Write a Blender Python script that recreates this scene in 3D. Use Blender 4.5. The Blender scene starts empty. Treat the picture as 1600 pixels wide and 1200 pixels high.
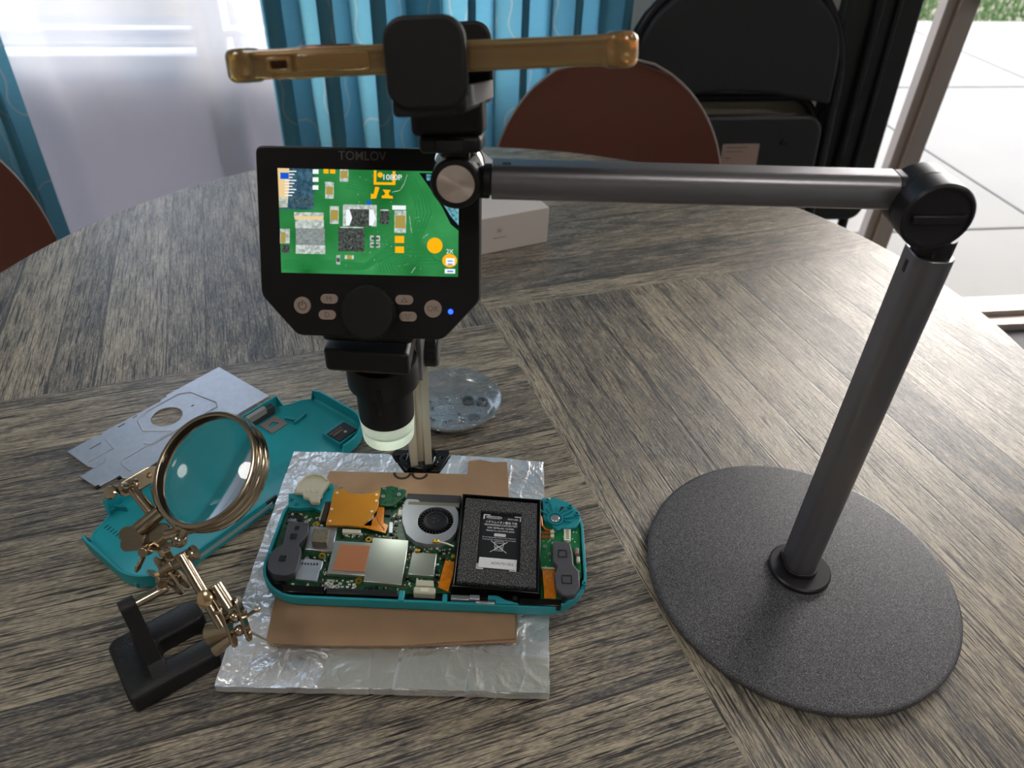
import bpy, bmesh, math, random
from mathutils import Vector, Matrix
random.seed(7)
scene = bpy.context.scene
COL = scene.collection
PI = math.pi
def V(*a): return Vector(a)

# ------------------------------------------------------------------ camera, world, lights, exposure
# the table top is z = 0; lengths below are millimetres and become metres in the meshes
CAM_F, CAM_PITCH, CAM_ROLL, CAM_H = 1153.0, math.radians(37.86), math.radians(2.37), 0.410
cam_data = bpy.data.cameras.new('camera')
cam = bpy.data.objects.new('camera', cam_data); COL.objects.link(cam)
cam_data.sensor_width = 36.0
cam_data.lens = CAM_F / 1600.0 * 36.0
cam_data.clip_start = 0.01; cam_data.clip_end = 200
_c, _s = math.cos(CAM_PITCH), math.sin(CAM_PITCH)
_fw = V(0, _c, -_s); _up = V(0, _s, _c); _rt = V(1, 0, 0)
_cr, _sr = math.cos(CAM_ROLL), math.sin(CAM_ROLL)
_r = _cr * _rt + _sr * _up; _u = -_sr * _rt + _cr * _up
m = Matrix.Identity(4)
for i in range(3): m[i][0] = _r[i]; m[i][1] = _u[i]; m[i][2] = -_fw[i]
m[2][3] = CAM_H
cam.matrix_world = m
cam_data.dof.use_dof = True
cam_data.dof.focus_distance = 0.50
cam_data.dof.aperture_fstop = 11
scene.camera = cam

scene.view_settings.view_transform = 'Standard'
scene.view_settings.look = 'None'
scene.view_settings.exposure = 0.08
scene.view_settings.gamma = 1.0
scene.view_settings.use_curve_mapping = False

world = bpy.data.worlds.new('daylight'); scene.world = world; world.use_nodes = True
wn = world.node_tree.nodes; wl = world.node_tree.links
bg = wn['Background']
sky = wn.new('ShaderNodeTexSky'); sky.sky_type = 'NISHITA'; sky.sun_disc = False
sky.sun_elevation = math.radians(42); sky.sun_rotation = math.radians(35); sky.air_density = 1.0; sky.dust_density = 3.0
mixw = wn.new('ShaderNodeMix'); mixw.data_type = 'RGBA'; mixw.inputs[0].default_value = 0.7
wl.new(sky.outputs[0], mixw.inputs[6]); mixw.inputs[7].default_value = (0.80, 0.90, 1.0, 1)
wl.new(mixw.outputs[2], bg.inputs[0])
WORLD_STRENGTH = 3.6
bg.inputs[1].default_value = WORLD_STRENGTH

# frame of the window wall: s runs along it to the right, d is the distance from it into the room
WALL_YAW = math.radians(9.0)
WO = V(0, 1623.5, 0)
WE = V(math.cos(WALL_YAW), math.sin(WALL_YAW), 0); WN = V(math.sin(WALL_YAW), -math.cos(WALL_YAW), 0)
def W(s, d, z): return WO + WE * s + WN * d + V(0, 0, z)
WIN = (-1500, 160, -690, 1150)       # window opening: s0, s1, z0, z1
DOOR = (700, 2500, -750, 1320)      # sliding door opening
def area_light(name, loc, size, size_y, direction, energy, color, portal=False):
    l = bpy.data.lights.new(name, 'AREA'); l.shape = 'RECTANGLE'; l.size = size; l.size_y = size_y
    l.energy = energy; l.color = color
    o = bpy.data.objects.new(name, l); COL.objects.link(o); o.location = loc
    o.rotation_euler = Vector(direction).to_track_quat('-Z', 'Y').to_euler()
    if portal: l.cycles.is_portal = True
    return o
#area_light('window_daylight', W((WIN[0]+WIN[1])/2, -140, (WIN[2]+WIN[3])/2) * .001, 1.66, 1.18, WN, 1, (1, 1, 1), True)
#area_light('door_daylight', W((DOOR[0]+DOOR[1])/2, -140, (DOOR[2]+DOOR[3])/2) * .001, 1.8, 2.07, WN, 1, (1, 1, 1), True)

# ------------------------------------------------------------------ materials
def lin(c):
    f = lambda v: (v / 255.0 / 12.92) if v / 255.0 <= 0.04045 else ((v / 255.0 + 0.055) / 1.055) ** 2.4
    return (f(c[0]), f(c[1]), f(c[2]), 1.0)
class NT:
    def __init__(s, mat):
        mat.use_nodes = True; s.t = mat.node_tree; s.n = s.t.nodes; s.l = s.t.links
        s.b = s.n['Principled BSDF']; s.out = s.n['Material Output']
    def new(s, typ, **kw):
        n = s.n.new(typ)
        for k, v in kw.items(): setattr(n, k, v)
        return n
    def link(s, a, b): s.l.new(a, b)
    def coord(s, scale=(1, 1, 1), which='Object'):
        tc = s.new('ShaderNodeTexCoord'); mp = s.new('ShaderNodeMapping')
        s.link(tc.outputs[which], mp.inputs[0]); mp.inputs['Scale'].default_value = scale
        return mp.outputs[0]
    def noise(s, vec, scale, detail=3, rough=.5, dist=0):
        n = s.new('ShaderNodeTexNoise'); s.link(vec, n.inputs['Vector'])
        n.inputs['Scale'].default_value = scale; n.inputs['Detail'].default_value = detail
        n.inputs['Roughness'].default_value = rough; n.inputs['Distortion'].default_value = dist
        return n.outputs[0]
    def ramp(s, fac, stops, interp='LINEAR'):
        n = s.new('ShaderNodeValToRGB'); n.color_ramp.interpolation = interp
        e = n.color_ramp.elements
        while len(e) < len(stops): e.new(0.5)
        for i, (p, c) in enumerate(stops):
            e[i].position = p; e[i].color = c if len(c) == 4 else tuple(c) + (1,)
        s.link(fac, n.inputs[0]); return n.outputs[0]
    def math(s, op, a, b=None, c=None):
        n = s.new('ShaderNodeMath', operation=op)
        for i, v in enumerate((a, b, c)):
            if v is None: continue
            if isinstance(v, (int, float)): n.inputs[i].default_value = v
            else: s.link(v, n.inputs[i])
        return n.outputs[0]
    def mix(s, fac, a, b):
        n = s.new('ShaderNodeMix'); n.data_type = 'RGBA'
        for i, v in ((0, fac), (6, a), (7, b)):
            if isinstance(v, (int, float)): n.inputs[i].default_value = v
            elif isinstance(v, tuple): n.inputs[i].default_value = v
            else: s.link(v, n.inputs[i])
        return n.outputs[2]
    def bump(s, h, strength, dist=0.001, normal=None):
        n = s.new('ShaderNodeBump'); n.inputs['Strength'].default_value = strength; n.inputs['Distance'].default_value = dist
        s.link(h, n.inputs['Height'])
        if normal is not None: s.link(normal, n.inputs['Normal'])
        s.link(n.outputs[0], s.b.inputs['Normal']); return n.outputs[0]
MATS = {}
def mat(name, color=(128, 128, 128), rough=.5, metal=0.0, spec=.5, var=0.0, vscale=30, bump=0.0, bscale=200, bdist=.0005,
        emit=None, estr=1.0, coat=0.0, trans=0.0, ior=1.45, alpha=1.0, aniso=0.0):
    if name in MATS: return MATS[name]
    m = bpy.data.materials.new(name); t = NT(m); b = t.b
    b.inputs['Base Color'].default_value = lin(color)
    b.inputs['Roughness'].default_value = rough; b.inputs['Metallic'].default_value = metal
    b.inputs['Specular IOR Level'].default_value = spec; b.inputs['Coat Weight'].default_value = coat
    b.inputs['Transmission Weight'].default_value = trans; b.inputs['IOR'].default_value = ior
    b.inputs['Alpha'].default_value = alpha; b.inputs['Anisotropic'].default_value = aniso
    vec = t.coord()
    if var:
        n = t.noise(vec, vscale, 4)
        c = lin(color); lo = tuple(x * (1 - var) for x in c[:3]) + (1,); hi = tuple(min(1, x * (1 + var)) for x in c[:3]) + (1,)
        t.link(t.ramp(n, [(.3, lo), (.7, hi)]), b.inputs['Base Color'])
    if bump: t.bump(t.noise(vec, bscale, 3), bump, bdist)
    if emit: b.inputs['Emission Color'].default_value = lin(emit); b.inputs['Emission Strength'].default_value = estr
    m.diffuse_color = lin(color); MATS[name] = m; return m

def wood_mat():
    m = bpy.data.materials.new('weathered_wood'); t = NT(m)
    uv = t.new('ShaderNodeUVMap'); uv.uv_map = 'grain'
    sp = t.new('ShaderNodeSeparateXYZ'); t.link(uv.outputs[0], sp.inputs[0]); x, y = sp.outputs[0], sp.outputs[1]
    pw = 0.047
    yp = t.math('DIVIDE', t.math('ADD', y, t.math('MULTIPLY', t.math('SINE', t.math('MULTIPLY', y, 61.0)), .0065)), pw); pid = t.math('FLOOR', yp)
    wnz = t.new('ShaderNodeTexWhiteNoise', noise_dimensions='1D'); t.link(pid, wnz.inputs['W']); h = wnz.outputs[0]
    gx = t.math('ADD', x, t.math('MULTIPLY', h, 5.3))
    def vec(kx, ky, kz=0.0):
        c = t.new('ShaderNodeCombineXYZ'); t.link(t.math('MULTIPLY', gx, kx), c.inputs[0]); t.link(t.math('MULTIPLY', y, ky), c.inputs[1]); c.inputs[2].default_value = kz
        return c.outputs[0]
    patch = t.noise(vec(16, 85), 1, 5, .65, .8)
    broad = t.noise(vec(3, 7, 3), 1, 3, .5)
    grain = t.noise(vec(80, 1250, 5), 1, 5, .72, .3)
    fine = t.noise(vec(220, 2400, 9), 1, 2, .5)
    lines = t.noise(vec(22, 820, 12), 1, 3, .6, .3)
    f = t.math('ADD', t.math('ADD', t.math('MULTIPLY', patch, .46), .135), t.math('MULTIPLY', grain, .80))
    f = t.math('ADD', f, t.math('MULTIPLY', t.math('SUBTRACT', broad, .5), .30))
    f = t.math('ADD', f, t.math('MULTIPLY', t.math('SUBTRACT', fine, .5), .5))
    f = t.math('ADD', f, t.math('MULTIPLY', t.math('SUBTRACT', h, .5), .10))
    col = t.ramp(f, [(.54, (.026, .027, .031)), (.655, (.092, .089, .089)), (.735, (.205, .178, .143)), (.83, (.39, .325, .235)), (.95, (.55, .48, .37))])
    dk = t.ramp(lines, [(.41, (0, 0, 0)), (.48, (1, 1, 1))])
    col = t.mix(dk, (.020, .018, .018, 1), col)
    fr = t.math('FRACT', yp); gap = t.math('MINIMUM', fr, t.math('SUBTRACT', 1.0, fr))
    gm = t.ramp(gap, [(.010, (0, 0, 0)), (.026, (1, 1, 1))])
    col = t.mix(gm, t.mix(.75, col, (.02, .018, .016, 1)), col)
    t.link(col, t.b.inputs['Base Color'])
    t.link(t.ramp(f, [(.55, (.50,)*3), (.95, (.36,)*3)]), t.b.inputs['Roughness'])
    t.b.inputs['Specular IOR Level'].default_value = .6
    hh = t.math('ADD', t.math('MULTIPLY', f, .6), t.math('MULTIPLY', dk, .5)); hh = t.math('ADD', hh, t.math('MULTIPLY', gm, .6))
    t.bump(hh, .45, .0006); t.b.inputs['Coat Weight'].default_value = .08; t.b.inputs['Coat Roughness'].default_value = .3
    return m
def foil_mat(name='aluminium_foil', k=1.0, col=(238, 240, 244)):
    m = bpy.data.materials.new(name); t = NT(m)
    t.b.inputs['Base Color'].default_value = lin(col); t.b.inputs['Metallic'].default_value = .7; t.b.inputs['Roughness'].default_value = .36
    vec = t.coord()
    v1 = t.new('ShaderNodeTexVoronoi', feature='DISTANCE_TO_EDGE'); t.link(t.coord((1, .55, 1)), v1.inputs['Vector']); v1.inputs['Scale'].default_value = 60
    e = t.ramp(v1.outputs['Distance'], [(0, (1, 1, 1)), (.10, (0, 0, 0))])
    n1 = t.noise(vec, 38, 4, .5, 1.2); n2 = t.noise(vec, 230, 3, .5, .5)
    h = t.math('ADD', t.math('MULTIPLY', n1, 1.0), t.math('MULTIPLY', n2, .22)); h = t.math('ADD', h, t.math('MULTIPLY', e, .10))
    t.bump(h, 1.0 * k, .0038); return m
def brushed_mat():
    m = bpy.data.materials.new('radial_brushed_metal'); t = NT(m)
    t.b.inputs['Base Color'].default_value = lin((232, 214, 202)); t.b.inputs['Metallic'].default_value = 1; t.b.inputs['Roughness'].default_value = .38
    t.b.inputs['Anisotropic'].default_value = .85
    tg = t.new('ShaderNodeTangent', direction_type='UV_MAP'); tg.uv_map = 'radial'; t.link(tg.outputs[0], t.b.inputs['Tangent']); return m
def glass_pane_mat():
    m = bpy.data.materials.new('window_glass'); t = NT(m)
    tr = t.new('ShaderNodeBsdfTransparent'); gl = t.new('ShaderNodeBsdfGlossy'); gl.inputs['Roughness'].default_value = .02
    mx = t.new('ShaderNodeMixShader'); lw = t.new('ShaderNodeLayerWeight'); fr = t.math('MULTIPLY_ADD', t.math('POWER', lw.outputs['Facing'], 5.0), .9, .04)
    t.link(fr, mx.inputs[0]); t.link(tr.outputs[0], mx.inputs[1]); t.link(gl.outputs[0], mx.inputs[2]); t.link(mx.outputs[0], t.out.inputs[0]); return m
def film_mat():
    m = bpy.data.materials.new('cling_film'); t = NT(m)
    tr = t.new('ShaderNodeBsdfTransparent'); gl = t.new('ShaderNodeBsdfGlossy'); gl.inputs['Roughness'].default_value = .07
    bp = t.new('ShaderNodeBump'); bp.inputs['Strength'].default_value = 1.0; bp.inputs['Distance'].default_value = .006
    t.link(t.noise(t.coord((1, 2.2, 1)), 55, 3, .5, 1.6), bp.inputs['Height']); t.link(bp.outputs[0], gl.inputs['Normal'])
    mx = t.new('ShaderNodeMixShader'); lw = t.new('ShaderNodeLayerWeight'); t.link(bp.outputs[0], lw.inputs['Normal']); fr = t.math('MULTIPLY_ADD', t.math('POWER', lw.outputs['Facing'], 3.0), .8, .10)
    t.link(fr, mx.inputs[0]); t.link(tr.outputs[0], mx.inputs[1]); t.link(gl.outputs[0], mx.inputs[2]); t.link(mx.outputs[0], t.out.inputs[0]); return m
def curtain_mat(name, base, pattern_col, transl=.5, k=1.0):
    m = bpy.data.materials.new(name); t = NT(m)
    uv = t.new('ShaderNodeUVMap'); uv.uv_map = 'cloth'
    sp = t.new('ShaderNodeSeparateXYZ'); t.link(uv.outputs[0], sp.inputs[0])
    a = t.math('MULTIPLY', sp.outputs[0], 2 * PI / .17); b = t.math('MULTIPLY', sp.outputs[1], 2 * PI / .25)
    ca, cb = t.math('COSINE', a), t.math('COSINE', b)
    c3a, c3b = t.math('COSINE', t.math('MULTIPLY', a, 3)), t.math('COSINE', t.math('MULTIPLY', b, 3))
    f = t.math('ADD', t.math('ADD', ca, cb), t.math('MULTIPLY', t.math('SUBTRACT', c3a, c3b), .34))
    g = t.math('ABSOLUTE', f)
    ln = t.ramp(g, [(.05, (1, 1, 1)), (.13, (0, 0, 0))])
    nz = t.noise(t.coord((60, 60, 900)), 1, 2)
    col = t.mix(t.math('MULTIPLY', ln, .5), t.mix(t.math('MULTIPLY', nz, .4), lin(base), tuple(x * .6 for x in lin(base)[:3]) + (1,)), lin(pattern_col))
    d = t.new('ShaderNodeBsdfDiffuse'); tl = t.new('ShaderNodeBsdfTranslucent'); t.link(col, d.inputs[0]); t.link(col, tl.inputs[0])
    mx = t.new('ShaderNodeMixShader'); mx.inputs[0].default_value = transl
    t.link(d.outputs[0], mx.inputs[1]); t.link(tl.outputs[0], mx.inputs[2]); t.link(mx.outputs[0], t.out.inputs[0]); return m
def sheer_mat():
    m = bpy.data.materials.new('sheer_voile'); t = NT(m)
    d = t.new('ShaderNodeBsdfDiffuse'); tl = t.new('ShaderNodeBsdfTranslucent'); tr = t.new('ShaderNodeBsdfTransparent')
    for n in (d, tl): n.inputs[0].default_value = (.50, .51, .54, 1)
    mx = t.new('ShaderNodeMixShader'); mx.inputs[0].default_value = .38; t.link(d.outputs[0], mx.inputs[1]); t.link(tl.outputs[0], mx.inputs[2])
    m2 = t.new('ShaderNodeMixShader'); m2.inputs[0].default_value = .80
    t.link(tr.outputs[0], m2.inputs[1]); t.link(mx.outputs[0], m2.inputs[2]); t.link(m2.outputs[0], t.out.inputs[0]); return m
def pcb_mat():
    m = bpy.data.materials.new('green_circuit_board'); t = NT(m)
    vec = t.coord(); n = t.noise(vec, 260, 3)
    br = t.new('ShaderNodeTexVoronoi', feature='DISTANCE_TO_EDGE', distance='CHEBYCHEV'); t.link(vec, br.inputs['Vector']); br.inputs['Scale'].default_value = 420
    col = t.ramp(n, [(.35, lin((10, 44, 28))), (.7, lin((30, 92, 56)))])
    col = t.mix(t.ramp(br.outputs['Distance'], [(.0, (.6, .6, .6)), (.07, (0, 0, 0))]), col, lin((58, 120, 74)))
    t.link(col, t.b.inputs['Base Color']); t.b.inputs['Roughness'].default_value = .3; return m
def foam_mat():
    m = bpy.data.materials.new('speckled_foam'); t = NT(m)
    v = t.new('ShaderNodeTexVoronoi'); t.link(t.coord(), v.inputs['Vector']); v.inputs['Scale'].default_value = 900
    wnn = t.noise(t.coord(), 1500, 2)
    t.link(t.ramp(wnn, [(.45, lin((26, 26, 29))), (.58, lin((66, 66, 68))), (.68, lin((150, 150, 150)))]), t.b.inputs['Base Color'])
    t.b.inputs['Roughness'].default_value = .8; t.bump(v.outputs['Distance'], .6, .0006); return m
def speck_mat(name, base, hi, scale=900, rough=.55, metal=.3):
    m = bpy.data.materials.new(name); t = NT(m)
    n = t.noise(t.coord(), scale, 2, .6)
    t.link(t.ramp(n, [(.45, lin(base)), (.74, lin(hi))]), t.b.inputs['Base Color']); t.b.inputs['Roughness'].default_value = rough; t.b.inputs['Metallic'].default_value = metal
    t.bump(n, .18, .0003); return m
def emit_mat(name, color, strength=1.0, color2=None, scale=60, spread=(.35, .65)):
    m = bpy.data.materials.new(name); t = NT(m)
    t.b.inputs['Base Color'].default_value = (.005, .005, .005, 1); t.b.inputs['Roughness'].default_value = .15
    t.b.inputs['Emission Color'].default_value = lin(color); t.b.inputs['Emission Strength'].default_value = strength
    if color2: t.link(t.ramp(t.noise(t.coord(), scale, 4), [(spread[0], lin(color)), (spread[1], lin(color2))]), t.b.inputs['Emission Color'])
    MATS[name] = m; return m

WOOD = wood_mat(); FOIL = foil_mat(); BRUSHED = brushed_mat(); PANE = glass_pane_mat(); FILM = film_mat(); PCB = pcb_mat(); FOAM = foam_mat()
BLACK = mat('black_plastic', (20, 20, 22), .42, bump=.08, bscale=1500)
GLOSSB = mat('glossy_black_plastic', (12, 12, 14), .16)
BEZEL = mat('monitor_black', (17, 16, 18), .36)
SOFTB = mat('soft_black_plastic', (20, 20, 21), .55)
GUN = mat('gunmetal_anodised', (138, 135, 140), .34, .8, bump=.04, bscale=2500)
GUND = mat('dark_hinge_plastic', (44, 42, 46), .40, .35)
BASEM = speck_mat('textured_black_metal', (36, 36, 39), (150, 150, 156), 2100, .5, .25)
CHROME = mat('nickel_plate', (186, 170, 148), .19, 1.0, bump=.05, bscale=120)
CHROMEW = mat('polished_chrome', (235, 235, 238), .08, 1.0)
IRON = mat('black_cast_iron', (30, 30, 33), .48, .0, bump=.5, bscale=900, bdist=.0006)
TEAL = mat('teal_plastic', (30, 150, 162), .42, var=.06, bump=.05, bscale=600)
TEALD = mat('teal_plastic_inner', (26, 138, 150), .45)
STEEL = mat('stamped_steel', (196, 202, 212), .42, .8, var=.05, vscale=200, bump=.06, bscale=800)
SHIELD = mat('tin_shield', (205, 208, 200), .30, .85, bump=.08, bscale=60)
SILVER = mat('silver_part', (180, 182, 186), .35, .8)
FANGREY = mat('fan_housing_grey', (165, 167, 175), .42, .6)
COPPER = mat('copper_pad', (196, 128, 88), .5, .35, var=.05)
KAPTON = mat('orange_polyimide', (206, 138, 34), .30, .15, coat=.4, var=.05)
KAPTOND = mat('amber_flex_cable', (220, 130, 14), .25, .2, coat=.5, var=.25, vscale=300)
GOLD = mat('gold_plating', (225, 180, 70), .28, .9)
GREYM = mat('grey_module_plastic', (78, 78, 84), .5, .1, bump=.1, bscale=1200)
DARKC = mat('dark_chip', (28, 28, 31), .35)
CREAM = mat('cream_rubber', (196, 192, 172), .5)
WHITEP = mat('white_plastic', (225, 222, 205), .4)
WHITEI = mat('white_print', (225, 225, 228), .5)
GREYI = mat('grey_print', (104, 98, 96), .5)
CARD = mat('brown_cardboard', (156, 126, 98), .8, var=.07, vscale=60, bump=.15, bscale=400)
CARDE = mat('cardboard_core', (120, 88, 58), .9)
INK = mat('black_ink', (38, 32, 30), .6)
FOAMG = mat('grey_foam_pad', (112, 106, 90), .8, var=.2, vscale=500, bump=.4, bscale=900)
BTN = mat('taupe_button', (160, 140, 130), .45)
LEATHER = mat('brown_leather', (98, 54, 42), .42, bump=.12, bscale=500)
VINYL = mat('black_vinyl', (26, 26, 29), .45, bump=.15, bscale=350)
TUBEB = mat('black_steel_tube', (30, 30, 33), .3, .4)
WALLM = mat('painted_wall', (205, 203, 198), .8, bump=.6, bscale=140, bdist=.003)
TRIM = mat('white_window_trim', (225, 226, 232), .5)
ALU = mat('door_frame_aluminium', (160, 148, 140), .45, .35)
CARPET = mat('grey_carpet', (84, 82, 82), .95, var=.4, vscale=300, bump=.8, bscale=400, bdist=.004)
CONC = mat('patio_concrete', (86, 84, 79), .85, var=.05, vscale=3, bump=.2, bscale=60, bdist=.002)
GRASS = mat('lawn_green', (76, 102, 40), .9, var=.35, vscale=25, bump=1, bscale=80, bdist=.03)
DIRT = mat('dry_ground', (112, 102, 84), .95, var=.15, vscale=8, bump=.6, bscale=50, bdist=.02)
BOXM = mat('white_carton', (214, 205, 200), .55)
AMBER = mat('amber_tpu_case', (250, 222, 160), .10, 0, coat=.5, trans=.9, ior=1.45)
PHONEM = mat('bronze_phone_frame', (112, 64, 34), .22, .75)
PHONEG = mat('phone_glass', (14, 14, 16), .05)
FROST = mat('frosted_diffuser', (222, 230, 218), .35, 0, trans=.35, emit=(225, 240, 220), estr=.22)
POLEM = mat('pole_aluminium', (214, 209, 194), .38, .5)
LENSG = mat('lens_glass', (250, 252, 252), .0, 0, trans=1.0, ior=1.45)
LEDM = emit_mat('blue_led', (20, 50, 255), 8)
TEALCLOTH = curtain_mat('teal_curtain_cloth', (98, 156, 176), (176, 172, 160), .40)
SHEER = sheer_mat()

# ------------------------------------------------------------------ mesh building (coordinates in mm)
def frame(o, ex, ey):
    ex = Vector(ex).normalized(); ez = ex.cross(Vector(ey)).normalized(); ey = ez.cross(ex)
    m = Matrix.Identity(4)
    for i in range(3): m[i][0] = ex[i]; m[i][1] = ey[i]; m[i][2] = ez[i]; m[i][3] = Vector(o)[i]
    return m
def along(p, d, hint=(0, 0, 1)):
    d = Vector(d).normalized(); h = Vector(hint)
    if abs(d.dot(h)) > .97: h = V(1, 0, 0)
    x = h.cross(d).normalized(); y = d.cross(x)
    m = Matrix.Identity(4)
    for i in range(3): m[i][0] = x[i]; m[i][1] = y[i]; m[i][2] = d[i]; m[i][3] = Vector(p)[i]
    return m
class MB:
    def __init__(s, M=None): s.bm = bmesh.new(); s.M = M or Matrix.Identity(4); s.mi = 0
    def v(s, p): return s.bm.verts.new(s.M @ Vector(p))
    def face(s, vs):
        try:
            f = s.bm.faces.new(vs); f.material_index = s.mi; return f
        except ValueError: return None
    def poly(s, pts): return s.face([s.v(p) for p in pts])
    def box(s, c, size, M=None):
        T = (M or Matrix.Identity(4)); h = [x / 2 for x in size]; P = []
        for dz in (-1, 1):
            for dx, dy in ((-1, -1), (1, -1), (1, 1), (-1, 1)):
                P.append(s.v(Vector(c) + (T @ V(dx*h[0], dy*h[1], dz*h[2]) if M else V(dx*h[0], dy*h[1], dz*h[2]))))
        for q in ((3, 2, 1, 0), (4, 5, 6, 7), (0, 1, 5, 4), (1, 2, 6, 5), (2, 3, 7, 6), (3, 0, 4, 7)): s.face([P[i] for i in q])
        return s
    def rings(s, rs, closed=True, cap=True, loop=False):
        R = [[s.v(p) for p in r] for r in rs]; n = len(R[0])
        seq = list(zip(R, R[1:])) + ([(R[-1], R[0])] if loop else [])
        for a, b in seq:
            for i in range(n if closed else n - 1): s.face([a[i], a[(i+1) % n], b[(i+1) % n], b[i]])
        if cap and closed and not loop: s.face(R[0][::-1]); s.face(R[-1])
        return s
    def cyl(s, p0, p1, r0, r1=None, seg=24, cap=True):
        r1 = r0 if r1 is None else r1; p0 = Vector(p0); p1 = Vector(p1); F = along(p0, p1 - p0)
        X = F.col[0].xyz; Y = F.col[1].xyz
        return s.rings([[p + (X*math.cos(2*PI*i/seg) + Y*math.sin(2*PI*i/seg))*r for i in range(seg)] for p, r in ((p0, r0), (p1, r1))], cap=cap)
    def lathe(s, prof, F=None, seg=32, cap=True, loop=False):
        F = F or Matrix.Identity(4)
        return s.rings([[F @ V(r*math.cos(2*PI*i/seg), r*math.sin(2*PI*i/seg), z) for i in range(seg)] for r, z in prof], cap=cap, loop=loop)
    def sphere(s, c, r, sc=(1, 1, 1), F=None, seg=20, n=12):
        F = F or Matrix.Identity(4); rs = []
        for j in range(1, n):
            a = PI*j/n; rs.append([Vector(c) + F.to_3x3() @ V(r*sc[0]*math.sin(a)*math.cos(2*PI*i/seg), r*sc[1]*math.sin(a)*math.sin(2*PI*i/seg), -r*sc[2]*math.cos(a)) for i in range(seg)])
        return s.rings(rs)
    def tube(s, pts, r, seg=12, closed=False):
        pts = [Vector(p) for p in pts]; rs = []; n = len(pts); prev = None
        for i, p in enumerate(pts):
            a = pts[(i-1) % n] if (closed or i > 0) else p; b = pts[(i+1) % n] if (closed or i < n-1) else p
            d = (b - a).normalized()
            if prev is None: F = along(p, d); X = F.col[0].xyz
            else: X = (prev - d*prev.dot(d)).normalized()
            Y = d.cross(X); prev = X; rr = r[i] if isinstance(r, (list, tuple)) else r
            rs.append([p + (X*math.cos(2*PI*k/seg) + Y*math.sin(2*PI*k/seg))*rr for k in range(seg)])
        return s.rings(rs, loop=closed)
    def prism(s, pts, z0, z1, holes=()):
        """2-D outline in s.M's xy, from z0 to z1, with round or polygonal holes"""
        b = s.bm; loops = [list(pts)] + [list(h) for h in holes]
        area = lambda q: sum(q[i][0]*q[(i+1) % len(q)][1] - q[(i+1) % len(q)][0]*q[i][1] for i in range(len(q)))
        loops[0] = loops[0] if area(loops[0]) > 0 else loops[0][::-1]
        for i in range(1, len(loops)): loops[i] = loops[i] if area(loops[i]) < 0 else loops[i][::-1]
        tops, bots = [], []
        for lp in loops:
            tops.append([s.v((x, y, z1)) for x, y in lp]); bots.append([s.v((x, y, z0)) for x, y in lp])
        for T, B in zip(tops, bots):
            for i in range(len(T)): s.face([B[i], B[(i+1) % len(T)], T[(i+1) % len(T)], T[i]])
        if not holes: s.face(tops[0]); s.face(bots[0][::-1])
        else:
            nz = (s.M.to_3x3() @ V(0, 0, 1)).normalized()
            for L, sg in ((tops, 1), (bots, -1)):
                es = []
                for T in L:
                    for i in range(len(T)):
                        e = b.edges.get((T[i], T[(i+1) % len(T)])); es.append(e)
                r = bmesh.ops.triangle_fill(b, use_beauty=True, use_dissolve=False, edges=es, normal=nz*sg)
                for f in r['geom']:
                    if isinstance(f, bmesh.types.BMFace):
                        f.material_index = s.mi; f.normal_update()
                        if f.normal.dot(nz*sg) < 0: f.normal_flip()
        return s
def rrect(x0, y0, x1, y1, r, n=5):
    out = []
    for cx, cy, a0 in ((x1-r, y1-r, 0), (x0+r, y1-r, 90), (x0+r, y0+r, 180), (x1-r, y0+r, 270)):
        for k in range(n+1):
            a = math.radians(a0 + 90*k/n); out.append((cx + r*math.cos(a), cy + r*math.sin(a)))
    return out
def circ(cx, cy, r, n=24, ry=None): return [(cx + r*math.cos(2*PI*i/n), cy + (ry or r)*math.sin(2*PI*i/n)) for i in range(n)]
def tag(o, label=None, cat=None, group=None, kind=None):
    for k, v in (('label', label), ('category', cat), ('group', group), ('kind', kind)):
        if v: o[k] = v
    return o
def root_of(o):
    while o.parent: o = o.parent
    return o
def build(mb, name, mats, parent=None, loc=None, bevel=0, bseg=2, smooth=True, ang=35, subsurf=0, recalc=True):
    """link the shape as ONE mesh object; loc is its own base point (top-level) in mm"""
    if not isinstance(mats, (list, tuple)): mats = [mats]
    o = Vector(parent['_o']) if parent is not None else (Vector(loc) if loc is not None else None)
    if o is None:
        cs = [v.co for v in mb.bm.verts]; mn = [min(c[i] for c in cs) for i in range(3)]; mx = [max(c[i] for c in cs) for i in range(3)]
        o = V((mn[0]+mx[0])/2, (mn[1]+mx[1])/2, mn[2])
    if recalc: bmesh.ops.recalc_face_normals(mb.bm, faces=mb.bm.faces)
    bmesh.ops.transform(mb.bm, matrix=Matrix.Scale(.001, 4) @ Matrix.Translation(-o), verts=mb.bm.verts)
    me = bpy.data.meshes.new(name); mb.bm.to_mesh(me); mb.bm.free()
    for m_ in mats: me.materials.append(m_)
    ob = bpy.data.objects.new(name, me); COL.objects.link(ob)
    if smooth:
        me.shade_smooth(); me.set_sharp_from_angle(angle=math.radians(ang))
    if bevel:
        bv = ob.modifiers.new('bevel', 'BEVEL'); bv.width = bevel*.001; bv.segments = bseg; bv.limit_method = 'ANGLE'; bv.angle_limit = math.radians(35); bv.harden_normals = False
    if subsurf:
        ss = ob.modifiers.new('subsurf', 'SUBSURF'); ss.levels = subsurf; ss.render_levels = subsurf
    if parent is not None: ob.parent = parent; ob['_o'] = parent['_o']
    else: ob.location = o*.001; ob['_o'] = tuple(o)
    return ob
def thing(name, label, cat, loc, group=None):
    o = bpy.data.objects.new(name, None); COL.objects.link(o); o.location = Vector(loc)*.001; o['_o'] = tuple(loc); o.empty_display_size = .02
    return tag(o, label, cat, group)
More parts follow.
